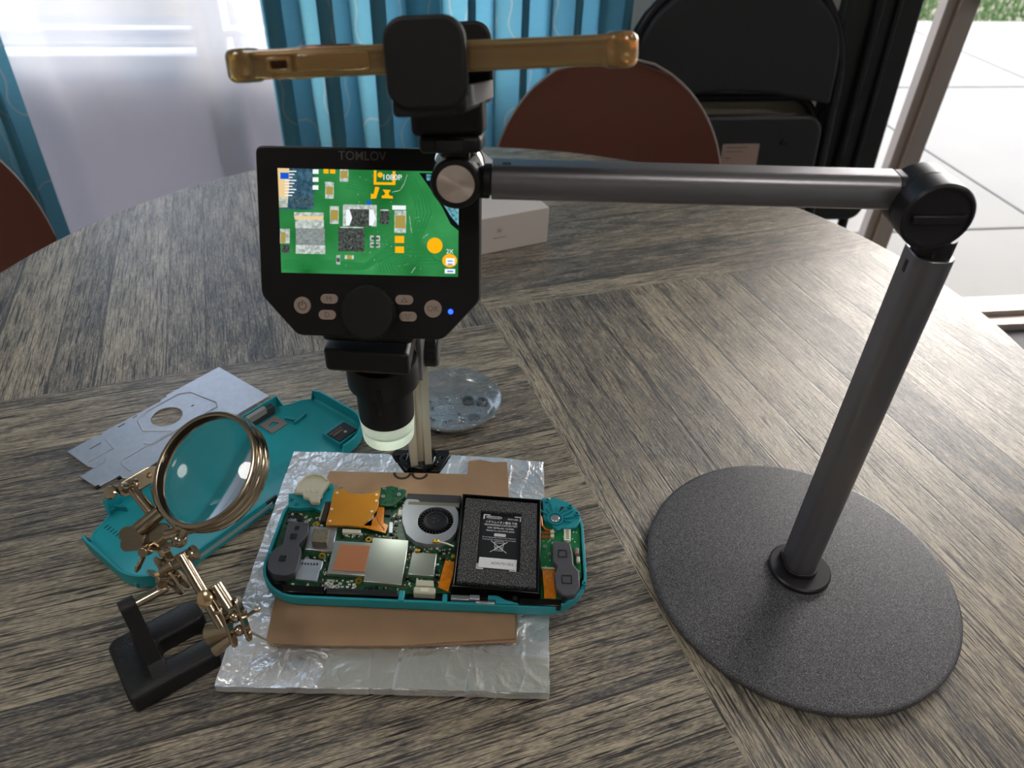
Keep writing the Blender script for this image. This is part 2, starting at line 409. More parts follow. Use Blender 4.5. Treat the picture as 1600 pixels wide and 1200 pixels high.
def text(name, s, size, M, m_, parent, depth=0.0, width=None, name_bold=0.0):
    """flat lettering centred on M's origin, cap height about .7 * size mm"""
    cu = bpy.data.curves.new(name, 'FONT'); cu.body = s; cu.size = size; cu.align_x = 'CENTER'; cu.align_y = 'CENTER'; cu.extrude = depth; cu.offset = name_bold; cu.resolution_u = 3
    t = bpy.data.objects.new(name, cu); COL.objects.link(t); dg = bpy.context.evaluated_depsgraph_get(); dg.update()
    me = bpy.data.meshes.new_from_object(t.evaluated_get(dg)); bpy.data.objects.remove(t); bpy.data.curves.remove(cu)
    if width and len(me.vertices):
        xs = [v.co.x for v in me.vertices]; k = width / max(1e-6, max(xs) - min(xs)); me.transform(Matrix.Diagonal((k, 1, 1, 1)))
    me.transform(Matrix.Scale(.001, 4) @ Matrix.Translation(-Vector(parent['_o'])) @ M)
    me.materials.clear(); me.materials.append(m_); me.name = name
    ob = bpy.data.objects.new(name, me); COL.objects.link(ob); ob.parent = parent; ob['_o'] = parent['_o']; return ob
def copy_tree(o, parent=None, off=None):
    c = o.copy(); COL.objects.link(c)
    if parent is not None: c.parent = parent
    for ch in list(o.children): copy_tree(ch, c)
    return c
def structure(o): o['kind'] = 'structure'; return o
# ------------------------------------------------------------------ the room
FLOOR_Z = -750
WM = frame(WO, WE, -WN)                                   # x along the wall, y out through it, z up
def rect(a): return [(a[0], a[2]), (a[1], a[2]), (a[1], a[3]), (a[0], a[3])]
mb = MB(WM)
for a_ in ((-2600, WIN[0], -750, 1700), (WIN[0], WIN[1], -750, WIN[2]), (WIN[0], WIN[1], WIN[3], 1700), (WIN[1], DOOR[0], -750, 1700), (DOOR[0], DOOR[1], DOOR[3], 1700), (DOOR[1], 3000, -750, 1700)):
    mb.box(((a_[0]+a_[1])/2, 65, (a_[2]+a_[3])/2), (a_[1]-a_[0], 130, a_[3]-a_[2]))
structure(build(mb, 'wall_back', WALLM, smooth=False))
mb = MB(WM); mb.box((-2665, -2200, 475), (130, 4660, 2450)); structure(build(mb, 'wall_left', WALLM, smooth=False))
mb = MB(WM); mb.box((3065, -2200, 475), (130, 4660, 2450)); structure(build(mb, 'wall_right', WALLM, smooth=False))
mb = MB(WM); mb.box((200, -4465, 475), (5600, 130, 2450)); structure(build(mb, 'wall_rear', WALLM, smooth=False))
mb = MB(WM); mb.box((200, -2200, 1760), (5860, 4660, 120)); structure(build(mb, 'ceiling', WALLM, smooth=False))
mb = MB(WM); mb.box((200, -2168, -780), (5860, 4600, 60)); structure(build(mb, 'floor', CARPET, smooth=False))
mb = MB(WM)
mb.box((-2060, -7, -705), (1080, 14, 90)); mb.box((430, -7, -705), (530, 14, 90)); structure(build(mb, 'baseboard_back', TRIM, bevel=3))
# window behind the voile: casing, mullion, sill, two sashes and panes
mb = MB(WM); s0, s1, z0, z1 = WIN
for a in ((s0+22, (z0+z1)/2, 44, z1-z0), (s1-22, (z0+z1)/2, 44, z1-z0), ((s0+s1)/2 + 40, (z0+z1)/2, 60, z1-z0)): mb.box((a[0], 70, a[1]), (a[2], 70, a[3]))
mb.box(((s0+s1)/2, 70, z1-22), (s1-s0, 70, 44)); mb.box(((s0+s1)/2, 70, z0+30), (s1-s0, 70, 60)); mb.box(((s0+s1)/2, 70, -25), (s1-s0, 70, 50)); mb.box(((s0+s1)/2, 62, 40), (s1-s0, 40, 14))
wf = structure(build(mb, 'window_1', TRIM, bevel=4))
mb = MB(WM); mb.box(((s0+s1)/2, 82, -355), (s1-s0-90, 6, 610)); build(mb, 'added_backlight_panel', mat('added_backlight_panel', (214, 212, 216), .5, trans=.0), wf)  # translucent panel added so daylight brightens the lower voile
_t = NT(MATS['added_backlight_panel']); _tl = _t.new('ShaderNodeBsdfTranslucent'); _tl.inputs[0].default_value = (.40, .39, .42, 1); _mx = _t.new('ShaderNodeMixShader'); _mx.inputs[0].default_value = .75
_t.link(_t.b.outputs[0], _mx.inputs[1]); _t.link(_tl.outputs[0], _mx.inputs[2]); _t.link(_mx.outputs[0], _t.out.inputs[0])
mb = MB(WM); mb.box(((s0+s1)/2 - 380, 80, 560), (s1-s0-900, 5, 1090)); mb.box((s1 - 330, 80, 560), (570, 5, 1090)); build(mb, 'pane', PANE, wf)
# sliding glass door: track, fixed pane, sliding leaf stile with handle
mb = MB(WM); d0, d1 = DOOR[0], DOOR[1]
mb.box(((d0+d1)/2, 65, -737), (d1-d0, 150, 26)); mb.box(((d0+d1)/2, 65, DOOR[3]-20), (d1-d0, 100, 40)); mb.box((d0+18, 65, 285), (36, 100, 2050)); mb.box((d1-18, 65, 285), (36, 100, 2050))
dr = structure(build(mb, 'door_1', ALU, bevel=2))
mb = MB(WM); sM = 962
for x, y, wdt, dpt in ((sM-20, 48, 24, 30), (sM+14, 40, 46, 38), (sM-2, 66, 10, 20)): mb.box((x, y, 285), (wdt, dpt, 2010))
build(mb, 'door_stile', ALU, dr, bevel=2)
mb = MB(WM); mb.box((sM+25, 8, 240), (44, 24, 236)); build(mb, 'door_handle', DARKC, dr, bevel=5)
mb = MB(WM); mb.box(((d0+sM)/2, 75, 285), (sM-d0-30, 6, 2000)); mb.box(((sM+d1)/2+10, 45, 285), (d1-sM-60, 6, 2000)); build(mb, 'pane', PANE, dr)
mb = MB(WM); mb.box(((d0+d1)/2, 50, -716), (d1-d0-72, 34, 22)); build(mb, 'door_rail', ALU, dr, bevel=2)
# outdoors
mb = MB(WM); mb.box((150, 460, 1530), (5900, 660, 60)); structure(build(mb, 'added_sky_shade', WALLM, smooth=False))  # unseen roof slab added to block high sky reflected in the tabletop
mb = MB(WM)
for i in range(-2, 5):
    for j in range(0, 3):
        x0 = -1900 + i*1330; y0 = 150 + j*1330
        if j == 0: y0 = 150; y1 = 640
        else: y0 = 640 + (j-1)*1740; y1 = y0 + 1732
        if j == 2: y1 = 4050
        mb.box((x0 + 665, (y0+y1)/2, -782), (1322, y1-y0-8, 60))
structure(build(mb, 'patio', CONC, smooth=False, bevel=6))
mb = MB(WM); mb.box((500, 10000, -850), (30000, 26000, 60)); structure(build(mb, 'ground', DIRT, smooth=False))
mb = MB(WM); rnd = random.Random(5)
for k in range(9000):
    x = rnd.uniform(200, 6500); y = rnd.uniform(4080, 5600); h = rnd.uniform(30, 80); a = rnd.uniform(0, PI); w = 9
    mb.poly([(x - w*math.cos(a), y - w*math.sin(a), -822), (x + w*math.cos(a), y + w*math.sin(a), -822), (x + rnd.uniform(-25, 25), y + rnd.uniform(-25, 25), -822 + h)])
g = build(mb, 'grass', GRASS, smooth=False, recalc=False); tag(g, 'patchy green lawn beyond the concrete patio outside the glass door', 'grass', kind='stuff')

# ------------------------------------------------------------------ curtains
def curtain(name, m_, s0, s1, z0, z1, d, nf, amp, seedv, label, cat, rough=.25, group=None, lean=0, thick=0):
    rd = random.Random(seedv); mb = MB(WM); n = int(nf*14); rows = 10
    ph = [rd.uniform(-.5, .5) for _ in range(int(nf)+3)]; am = [rd.uniform(1-rough*2, 1+rough) for _ in range(int(nf)+3)]
    uvs = {}; grid = []
    for j in range(rows+1):
        z = z1 + (z0-z1)*j/rows; row = []; acc = 0; prev = None
        for i in range(n+1):
            f = i/n; w = f*nf; k = int(w); a = am[k]*(1-(w-k)) + am[k+1]*(w-k); p = ph[k]*(1-(w-k)) + ph[k+1]*(w-k)
            y = -d - amp*a*math.sin(2*PI*w + p + .25*math.sin(j*.5))*(.75 + .25*j/rows) ; x = s0 + (s1-s0)*f + amp*.55*math.sin(4*PI*w + p) + lean*j/rows
            if prev is not None: acc += math.hypot(x-prev[0], y-prev[1])
            prev = (x, y); v = mb.v((x, y, z)); uvs[v] = (acc*.001, z*.001); row.append(v)
        grid.append(row)
    for a, b in zip(grid, grid[1:]):
        for i in range(n): mb.face([a[i], a[i+1], b[i+1], b[i]])
    uvl = mb.bm.loops.layers.uv.new('cloth')
    for f in mb.bm.faces:
        for l in f.loops: l[uvl].uv = uvs[l.vert]
    o = build(mb, name, m_, ang=180)
    return tag(o, label, cat, group)
curtain('curtain', TEALCLOTH, -1560, -938, -738, 1330, 115, 4.5, 42, 3, 'teal trellis-patterned curtain at the far left of the window', 'curtain')
curtain('curtain', TEALCLOTH, -488, -205, -738, 1330, 165, 3.2, 46, 12, 'teal curtain with deep grey folds right of the white voile, behind the phone', 'curtain')
curtain('curtain', TEALCLOTH, -240, 190, -738, 1330, 96, 4.4, 34, 23, 'lighter teal trellis curtain between the folded curtain and the black folding chair', 'curtain')
curtain('voile_curtain', SHEER, -1500, -380, -735, 1330, 42, 8, 8, 31, 'sheer white voile hanging over the window between the teal curtains', 'curtain', rough=.4)
mb = MB(WM); mb.tube([(-1640, -100, 1345), (260, -100, 1345)], 10); mb.sphere((-1650, -100, 1345), 22); mb.sphere((270, -100, 1345), 22)
for x in (-1500, 120): mb.box((x, -50, 1345), (14, 100, 14))
tag(build(mb, 'curtain_rod', TUBEB), 'dark rod carrying the teal curtains above the window', 'curtain rod')
# ceiling lamps added to lift the room's ambient light, no such lamps known
CLM = emit_mat('fill_lamp_glow', (255, 250, 242), 22)
for cs_, cd_, lab in ((300, 2500, 'behind the camera'), (-1300, 1600, 'near the left wall'), (1500, 1300, 'near the glass door')):
    c = W(cs_, cd_, 1700); Tc = Matrix.Translation((c.x, c.y, 0))
    cl = thing('ceiling_fill_light', 'added round white flush fill lamp on the ceiling ' + lab, 'fill light', tuple(c), 'added ceiling fill lamps')
    mb = MB(Tc); mb.lathe([(190, 1700), (190, 1675), (180, 1670)]); build(mb, 'fill_lamp_base', TRIM, cl)
    mb = MB(Tc); mb.lathe([(178, 1669), (170, 1640), (110, 1615), (5, 1606)]); build(mb, 'fill_lamp_shade', CLM, cl)

# ------------------------------------------------------------------ table
TC = (-26, 582, 0); TR = 541
tb = thing('dining_table', 'large round dining table with weathered grey-brown plank top', 'table', (TC[0], TC[1], FLOOR_Z))
def table_top():
    mb = MB(); bm = mb.bm; N = 256
    prof = [(TR-5, 0), (TR-1.5, -1.2), (TR, -5), (TR, -28), (TR-3, -33), (TR-12, -34)]
    R = [[mb.v((TC[0] + r*math.cos(2*PI*i/N), TC[1] + r*math.sin(2*PI*i/N), z)) for i in range(N)] for r, z in prof]
    for a, b in zip(R, R[1:]):
        for i in range(N): mb.face([a[i], a[(i+1) % N], b[(i+1) % N], b[i]])
    mb.face(R[-1][::-1])
    th = math.radians(20.2); O_ = V(-35, 640, 0); gu = V(math.cos(th), math.sin(th), 0); gv = V(-math.sin(th), math.cos(th), 0)
    top = mb.poly([(TC[0] + (TR-5)*math.cos(2*PI*i/N), TC[1] + (TR-5)*math.sin(2*PI*i/N), 0) for i in range(N)])
    tops = [top]
    def cut(faces, co, no):
        gs = set(faces); es = set(e for f in faces for e in f.edges); vs = set(v for f in faces for v in f.verts)
        r = bmesh.ops.bisect_plane(bm, geom=list(gs)+list(es)+list(vs), plane_co=co, plane_no=no)
        return [f for f in bm.faces if abs(f.normal.z) > .99 and f.calc_center_median().z > -.5 and len(f.verts) > 8]
    bm.normal_update()
    t = cut(tops, O_ + gu*9, gu)
    L = [f for f in t if (f.calc_center_median() - O_).dot(gu) < 9]; Rr = [f for f in t if (f.calc_center_median() - O_).dot(gu) > 9]
    bm.normal_update(); cut(L, O_ + gv*-18, gv); 
    Rr = [f for f in bm.faces if f.calc_center_median().z > -.5 and len(f.verts) > 8 and (f.calc_center_median() - O_).dot(gu) > 9]
    bm.normal_update(); cut(Rr, O_ + gv*8, gv)
    uvl = bm.loops.layers.uv.new('grain')
    for f in bm.faces:
        c = f.calc_center_median() - O_; u, v = c.dot(gu), c.dot(gv)
        if f.calc_center_median().z < -.3 : # edge band follows its neighbour quadrant
            pass
        q = (0 if v < -18 else 3) if u < 9 else (1 if v < 8 else 2)
        for l in f.loops:
            p = l.vert.co - O_; a, b = p.dot(gu)*.001, p.dot(gv)*.001 + p.z*.001
            l[uvl].uv = (a + 7*q, b + .031*q + 3.0) if q in (0, 2) else (b + 7*q, -a + .047*q*5 + 9.0)
    return build(mb, 'tabletop', WOOD, tb, ang=40)
table_top()
DW = mat('dark_stained_wood', (74, 64, 56), .5, var=.2, vscale=20)
mb = MB(Matrix.Translation((TC[0], TC[1], 0))); mb.lathe([(430, -34), (430, -95), (405, -95), (405, -34)], seg=64, cap=False, loop=True); build(mb, 'apron', DW, tb)
mb = MB(Matrix.Translation((TC[0], TC[1], 0))); mb.lathe([(120, -40), (120, -80), (70, -110), (60, -250), (85, -420), (95, -560), (70, -600), (90, -660), (90, -700)]); build(mb, 'pedestal', DW, tb)
for k in range(4):
    a = PI/4 + k*PI/2; F = Matrix.Translation((TC[0], TC[1], 0)) @ Matrix.Rotation(a, 4, 'Z') @ Matrix(((1, 0, 0, 0), (0, 0, -1, 0), (0, 1, 0, 0), (0, 0, 0, 1)))
    mb = MB(F); mb.prism([(60, -600), (60, -700), (300, -750), (360, -750), (360, -715), (200, -660)], -35, 35); build(mb, 'foot', DW, tb, bevel=5)

# ------------------------------------------------------------------ chairs
def moulded_chair(name, label, C0, yaw, top_z, wid, lean=.10):
    """leather shell chair; C0 = middle of the backrest's top, yaw = turn of the backrest's width axis"""
    ex = V(math.cos(yaw), math.sin(yaw), 0); ey = V(-math.sin(yaw), math.cos(yaw), 0)      # ey points behind the chair
    base = V(C0[0], C0[1], FLOOR_Z) - ey*220
    t = thing(name, label, 'chair', tuple(base))
    F = frame((C0[0], C0[1], top_z), ex, ey)
    H = 400
    def outline(n=30):
        pts = []
        for i in range(n+1):
            a = PI*i/n; x = -math.cos(a); z = math.sin(a)
            pts.append((x, z))
        return pts
    mb = MB(F); rows = 16; cols = 20; sheets = []
    for off in (0, 1):
        g = []
        for j in range(rows+1):
            f = j/rows; z = -H*f
            half = wid/2*(max(0, 1-(1-min(1, f/.62))**2.4))**.5 if f < .62 else wid/2*(1 - .25*((f-.62)/.38)**1.5)
            half = max(half, 4); row = []
            for i in range(cols+1):
                u = -1 + 2*i/cols; x = half*u; y = 48*(1-(x/(wid/2))**2)*1.0 - lean*0 + f*-58 - (30*(f**3)) + off*9
                row.append(mb.v((x, y, z)))
            g.append(row)
        sheets.append(g)
    for k, g in enumerate(sheets):
        for a, b in zip(g, g[1:]):
            for i in range(cols): mb.face([a[i], a[i+1], b[i+1], b[i]])
    A, B = sheets
    rim = [A[0][i] for i in range(cols+1)] + [A[j][cols] for j in range(1, rows+1)] + [A[rows][i] for i in range(cols-1, -1, -1)] + [A[j][0] for j in range(rows-1, 0, -1)]
    rimB = [B[0][i] for i in range(cols+1)] + [B[j][cols] for j in range(1, rows+1)] + [B[rows][i] for i in range(cols-1, -1, -1)] + [B[j][0] for j in range(rows-1, 0, -1)]
    for i in range(len(rim)): mb.face([rim[i], rim[(i+1) % len(rim)], rimB[(i+1) % len(rim)], rimB[i]])
    build(mb, 'backrest', LEATHER, t, ang=60)
    # pale welt along the rim
    pts = []
    for i in range(41):
        s_ = -1 + 2*i/40; f = .62*abs(s_)**1.0
        half = wid/2*(max(0, 1-(1-f/.62)**2.4))**.5
        x = math.copysign(half, s_); f2 = f
        pts.append((x*1.004, 48*(1-(x/(wid/2))**2) + f2*-58 - 30*f2**3 + 4.5, -H*f2 + 1.5))
    mb = MB(F); mb.tube(pts, 2.2, 8); build(mb, 'welt', mat('welt_thread', (150, 138, 132), .5), t)
    mb = MB(F); mb.prism([(-225, -90), (-210, -430), (-150, -480), (150, -480), (210, -430), (225, -90), (150, -40), (-150, -40)], -H-20, -H+18)
    build(mb, 'seat', LEATHER, t, bevel=12, bseg=3)
    for sx in (-1, 1):
        for y0, y1 in ((-120, -60), (-400, -440)):
            mb = MB(F); mb.cyl((sx*150, y0, -H-20), (sx*200, y1, FLOOR_Z - top_z), 12, 8); build(mb, 'leg', TUBEB, t)
    return t
moulded_chair('dining_chair', 'brown leather dining chair with rounded back behind the far side of the table', (150, 1272), math.radians(2), 90, 410)
moulded_chair('dining_chair', 'brown leather dining chair edge showing at the left of the table under the curtain', (-905, 935), math.radians(62), 75, 420)

# ------------------------------------------------------------------ black folding furniture against the wall
fc = thing('folding_chair', 'black padded steel folding chair folded flat against the wall behind the brown chair', 'folding chair', tuple(W(400, 175, FLOOR_Z)))
tl = math.radians(8)
FF = frame(W(388, 165, 0), WE, V(0, 0, 1)*math.cos(tl) - WN*math.sin(tl)); FF = FF  # x along wall, y up the leaning chair, z into the room
ez = FF.col[2].xyz
if ez.dot(WN) < 0: print('folding frame faces wall')
def arch(w, ztop, zbot, r, n=10):
    pts = [(-w/2 - 4, zbot, 0)]
    for i in range(n+1):
        a = PI - PI/2*i/n; pts.append((-w/2 + r + r*math.cos(a), ztop - r + r*math.sin(a), 0))
    for i in range(n+1):
        a = PI/2 - PI/2*i/n; pts.append((w/2 - r + r*math.cos(a), ztop - r + r*math.sin(a), 0))
    pts.append((w/2 + 4, zbot, 0)); return pts
mb = MB(FF); mb.tube(arch(440, 205, -748, 205), 11, 14); build(mb, 'frame', TUBEB, fc)
mb = MB(FF @ Matrix.Translation((0, 0, -26))); mb.tube(arch(400, -30, -748, 60), 10, 12); build(mb, 'rear_leg_frame', TUBEB, fc)
def padd(x, y, w, h, curve):
    pts = [(-w/2, y-h/2 + curve*.0), (w/2, y-h/2)]
    return pts
bk = [(-205, -40)] + [(-205 + 410*i/16, -40 + 26*math.sin(PI*i/16)) for i in range(1, 16)] + [(205, -40), (206, 20)] + [(206*math.cos(PI*i/20), 20 + 168*math.sin(PI*i/20)**.8) for i in range(1, 20)] + [(-206, 20)]
mb = MB(FF); mb.prism(bk, -8, 20); build(mb, 'backrest', VINYL, fc, bevel=8, bseg=3)
mb = MB(FF); mb.prism(rrect(-200, -440, 200, -58, 40), -6, 22); st = build(mb, 'seat', VINYL, fc, bevel=8, bseg=3)
mb = MB(FF); mb.prism(rrect(-10, -168, 68, -112, 2), 22.4, 23.2); lb = build(mb, 'paper_label', mat('paper_label', (150, 128, 118), .7), fc)
mb = MB(FF); mb.box((22, -119, 23.4), (46, 3, .3)); mb.box((16, -127, 23.4), (36, 2.4, .3)); mb.box((4, -140, 23.4), (14, 2.4, .3)); build(mb, 'label_print', GREYI, lb)
mb = MB(FF); mb.cyl((120, -112, 22), (120, -112, 26), 7); build(mb, 'rivet', TUBEB, fc)
# tan strip seen through the gap below the backrest is a carton standing behind the chair
mb = MB(WM); mb.box((430, -64, -390), (330, 100, 715)); tag(build(mb, 'carton', mat('tan_carton', (176, 166, 146), .8), bevel=2), 'tan carton just visible through the gap in the folding chair', 'box')
ft = thing('folding_table', 'tall black folded table leaning by the glass door', 'folding table', tuple(W(700, 120, FLOOR_Z)))
F2 = frame(W(640, 150, 0), WE, V(0, 0, 1)*math.cos(math.radians(4)) - WN*math.sin(math.radians(4)))
mb = MB(F2); mb.prism(rrect(-42, -300, 118, 900, 30), -34, 0); build(mb, 'tabletop', SOFTB, ft, bevel=8, bseg=3)
mb = MB(F2); mb.tube([(20, 860, 8), (20, -250, 8)], 9); mb.tube([(62, 860, 4), (62, -270, 4)], 6); build(mb, 'folded_leg_frame', TUBEB, ft)
for x in (0, 90):
    mb = MB(F2); mb.tube([(x, 300, -20), (x, -750, -20)], 11); build(mb, 'leg', TUBEB, ft)
# ------------------------------------------------------------------ phone stand on the right
sd = thing('phone_stand', 'dark grey jointed arm stand on a round textured base at the right of the table', 'phone stand', (201.8, 326.5, 0))
SB = Matrix.Translation((201.8, 326.5, 0))
mb = MB(SB); mb.lathe([(100, 0), (100, 1), (102.8, 1.6), (103, 4.2), (102, 5.2), (100, 5.4)], seg=128); build(mb, 'base', BASEM, sd, ang=50)
mb = MB(SB); mb.lathe([(20.5, 5.4), (20.5, 8.2), (19.5, 9), (14, 9)], seg=64); build(mb, 'collar', GUND, sd)
def dsec(w, d, rf, n=8, rb=1.2):
    """cross-section: flat sides and back, fully rounded front (towards -y)"""
    pts = [(w/2, d/2 - rb), (w/2 - rb, d/2), (-w/2 + rb, d/2), (-w/2, d/2 - rb)]
    for k in range(n+1):
        a = PI + PI/2*k/n; pts.append((-w/2 + rf + rf*math.cos(a), -d/2 + rf + rf*math.sin(a)))
    for k in range(n+1):
        a = 1.5*PI + PI/2*k/n; pts.append((w/2 - rf + rf*math.cos(a), -d/2 + rf + rf*math.sin(a)))
    return pts
PX, PY = 201, 327
mb = MB(Matrix.Translation((PX, PY, 0))); mb.prism(dsec(21.5, 22.5, 8), 9, 12.5); build(mb, 'pole_foot', GUND, sd, bevel=.6)
slot = [(-2.6, -1.2), (2.6, -1.2), (2.6, 1.2), (-2.6, 1.2)]
pole = MB(Matrix.Translation((PX, PY, 0))); pole.prism(dsec(19, 20, 7.5), 12, 247); build(pole, 'pole', GUN, sd, bevel=.5)
mb = MB(); mb.box((PX-9.55, PY+1.5, 239), (.5, 2.8, 6.5)); build(mb, 'slot', DARKC, sd, bevel=.2)
mb = MB(Matrix.Translation((PX, PY, 0))); mb.prism(dsec(15.5, 16.5, 6), 247, 256); build(mb, 'pole_neck', GUND, sd, bevel=.5)
# elbow joint: a barrel along the depth with a recessed front disc
EX, EZ = 189.0, 271
EF = frame((EX, 326, EZ), (1, 0, 0), (0, 0, 1))                # local z = towards the camera (-y)
mb = MB(EF); mb.lathe([(14.6, -15), (15.8, -14), (15.8, -2), (15.2, -1.6), (15.2, -.6), (16.2, 0), (16.2, 12), (15.2, 13.2), (14.2, 13.2), (14.0, 12.2), (12.4, 12.0), (.5, 12.4)], seg=64); build(mb, 'elbow_joint', GUND, sd, ang=28)
mb = MB(EF); mb.prism([(-11, -3), (11, -2), (12, 2.2), (-12, 1.0)], 12.2, 14.0); build(mb, 'grip_ridge', GUND, sd, bevel=.8)
mb = MB(EF); mb.prism([(2, -22), (17, -22), (13, -8), (-10, -8)], -9, 7); build(mb, 'pole_bracket', GUND, sd, bevel=1.5)
# arm running left to the knob
aL, aR = V(-13.5, 334, 271.6), V(175, 334, 274.6)
ad = (aR - aL).normalized(); AF = frame(aL, ad.cross(V(0, -1, 0)) * -1, (0, -1, 0))
AFm = Matrix.Identity(4); up_ = V(0, -1, 0).cross(ad).normalized() * -1
if up_.z < 0: up_ = -up_
for i in range(3):
    AFm[i][0] = up_[i]; AFm[i][1] = (0, 1, 0)[i]; AFm[i][2] = ad[i]; AFm[i][3] = aL[i]
L = (aR - aL).length
mb = MB(AFm); mb.prism(dsec(16.5, 15.5, 6.2), 0, L); build(mb, 'arm', GUN, sd, bevel=.5)
mb = MB(AFm); mb.prism(dsec(16.3, 15.3, 6.2), L, L+14); build(mb, 'arm_end', GUND, sd, bevel=.5)
mb = MB(AFm); mb.prism(dsec(13, 12, 5), -4, 0); build(mb, 'arm_plug', SOFTB, sd, bevel=.5)
mb = MB(AFm); mb.box((8.3, .5, 7), (.4, 3, 4.2)); build(mb, 'slot', DARKC, sd, bevel=.2)
# knob joint at the left end
KP = V(-30.2, 334, 270.6)
KF = frame(KP, (1, 0, 0), (0, .10, .99))
mb = MB(KF); mb.lathe([(11.2, -9), (12, -8), (12, 4.5), (11.2, 5.6), (9.2, 5.8), (9.0, 5.0), (.3, 5.0)], seg=64); build(mb, 'knob', SOFTB, sd, ang=30)
mb = MB(KF); g_ = 96; uvs = []
c0 = [mb.v((8.9*math.cos(2*PI*i/g_), 8.9*math.sin(2*PI*i/g_), 5.5)) for i in range(g_)]; c1 = [mb.v((.3*math.cos(2*PI*i/g_), .3*math.sin(2*PI*i/g_), 5.55)) for i in range(g_)]
c2 = [mb.v((8.9*math.cos(2*PI*i/g_), 8.9*math.sin(2*PI*i/g_), 5.0)) for i in range(g_)]
uvl = mb.bm.loops.layers.uv.new('radial')
for i in range(g_):
    j = (i+1) % g_; f = mb.face([c0[i], c0[j], c1[j], c1[i]])
    for l, uvv in zip(f.loops, ((i/g_, 0), ((i+1)/g_, 0), ((i+1)/g_, 1), (i/g_, 1))): l[uvl].uv = uvv
    mb.face([c2[i], c2[j], c0[j], c0[i]])
mb.face(c1)
build(mb, 'knob_cap', BRUSHED, sd)
mb = MB(); mb.cyl(KP + V(6, 3, -2), aL + V(-2, 2, 0), 5.2, 6.6); mb.box(KP + V(10, 2, -4), (12, 9, 7)); build(mb, 'joint_link', SOFTB, sd, bevel=1, ang=50)
mb = MB(); mb.sphere(KP + V(.5, 11, 3), 12.5, seg=32, n=20); build(mb, 'ball_socket', CHROMEW, sd, ang=60)
mb = MB(); mb.box(KP + V(.5, 2, 13.5), (11.5, 8, 12)); build(mb, 'neck', SOFTB, sd, bevel=1.5)
# clamp carrying the phone.  HD: depth direction of the phone, HU: up through the phone, HX: along the phone
HX = V(.9932, -.05, .0905).normalized(); HD = V(-.05, .962, -.250); HD = (HD - HX*HD.dot(HX)).normalized(); HU = HX.cross(HD).normalized()
PC = V(-38.5, 299.0, 334.0)                     # middle of the phone's near edge
HF = frame(PC, HX, HD)                          # x along phone, y away from camera, z up through it
def HP(x, y, z): return HF @ V(x, y, z)
BF = HF @ Matrix(((1, 0, 0, 0), (0, 0, -1, 0), (0, 1, 0, 0), (0, 0, 0, 1)))     # xy = (along, up), z towards camera
mb = MB(BF @ Matrix.Translation((1.2, 0, 0)))
jaw = [(-12.5, -18)] + rrect(-15, -20, 15, 15.5, 9, 6)
mb.prism(rrect(-15.8, -18.5, 15.6, 14.5, 8.5, 6), 1.5, 6.5); build(mb, 'front_jaw', SOFTB, sd, bevel=1.6, bseg=3)
mb = MB(BF @ Matrix.Translation((-1, 0, 0))); mb.prism(rrect(-12.5, -21, 12.5, -14, 2, 3), -14, 5); build(mb, 'jaw_foot', SOFTB, sd, bevel=1)
mb = MB(BF @ Matrix.Translation((2.5, -1, -84))); mb.prism(rrect(-14.5, -19, 14.5, 17, 8, 6), 0, 5); build(mb, 'rear_jaw', SOFTB, sd, bevel=1.6, bseg=3)
mb = MB(HF); mb.box((4, 40, -16), (23, 88, 9)); build(mb, 'clamp_rail', SOFTB, sd, bevel=2)
mb = MB(HF); mb.box((16.2, 40, -14), (2.4, 70, 8)); build(mb, 'side_rail', SILVER, sd, bevel=.6)
cb = V(-32.5, 336, 297)
CF = frame(cb, (1, 0, .05), (0, 1, -.2))
mb = MB(CF); mb.prism([(-17, -8), (15, -8), (16, 9), (-19, 9)], -5, 18); build(mb, 'clamp_body', SOFTB, sd, bevel=3, bseg=3)
mb = MB(CF); mb.prism([(-14, -9.5), (14, -9.5), (15, 9), (-15, 9)], -12, -4); build(mb, 'release_latch', BLACK, sd, bevel=2.5, bseg=3)
mb = MB(CF); mb.box((0, -9.8, -8), (13, 1.6, 5)); build(mb, 'latch_tab', GLOSSB, sd, bevel=.5)

# ------------------------------------------------------------------ phone gripped by the clamp
ph = thing('smartphone', 'smartphone in an amber bumper case held edge-on in the black clamp', 'phone', tuple(HP(0, 39, -6)))
LN, WD = 161, 75
mb = MB(HF); mb.prism(rrect(-LN/2+2.5, 2.4, LN/2-2.5, WD+.1, 7, 6), -4.1, 4.1); build(mb, 'phone_body', PHONEM, ph, bevel=1.6, bseg=4)
mb = MB(HF); mb.prism(rrect(-LN/2+5, 5, LN/2-5, WD-2.6, 6, 6), -4.5, -4.15); build(mb, 'display', PHONEG, ph)
mb = MB(HF)
outer = rrect(-LN/2, 0, LN/2, WD+2.5, 9, 8); inner = rrect(-LN/2+2.2, 2.1, LN/2-2.2, WD+.4, 7, 6)
prof_c = [(-5.4, 1.5), (-5.5, .8), (-5.0, .1), (-3.6, 0), (-2.7, .8), (2.7, .8), (3.6, 0), (5.0, .1), (5.5, .8), (5.4, 1.5), (4.3, 2.0), (-4.3, 2.0)]
def off_r(o_): return rrect(-LN/2+o_, o_, LN/2-o_, WD+2.5-o_, 9-o_, 8)
mb.rings([[(q[0], q[1], z_) for q in off_r(o_)] for z_, o_ in prof_c], loop=True); build(mb, 'case', AMBER, ph, ang=60)
for sx in (-1, 1):
    for y in (7, WD-4.5):
        mb = MB(HF); x = sx*(LN/2-6.2); mb.prism(rrect(x-6.9, y-7.8, x+6.9, y+7.8, 6, 6), -6.4, 6.4)
        build(mb, 'corner_bumper', AMBER, ph, bevel=3.4, bseg=5)
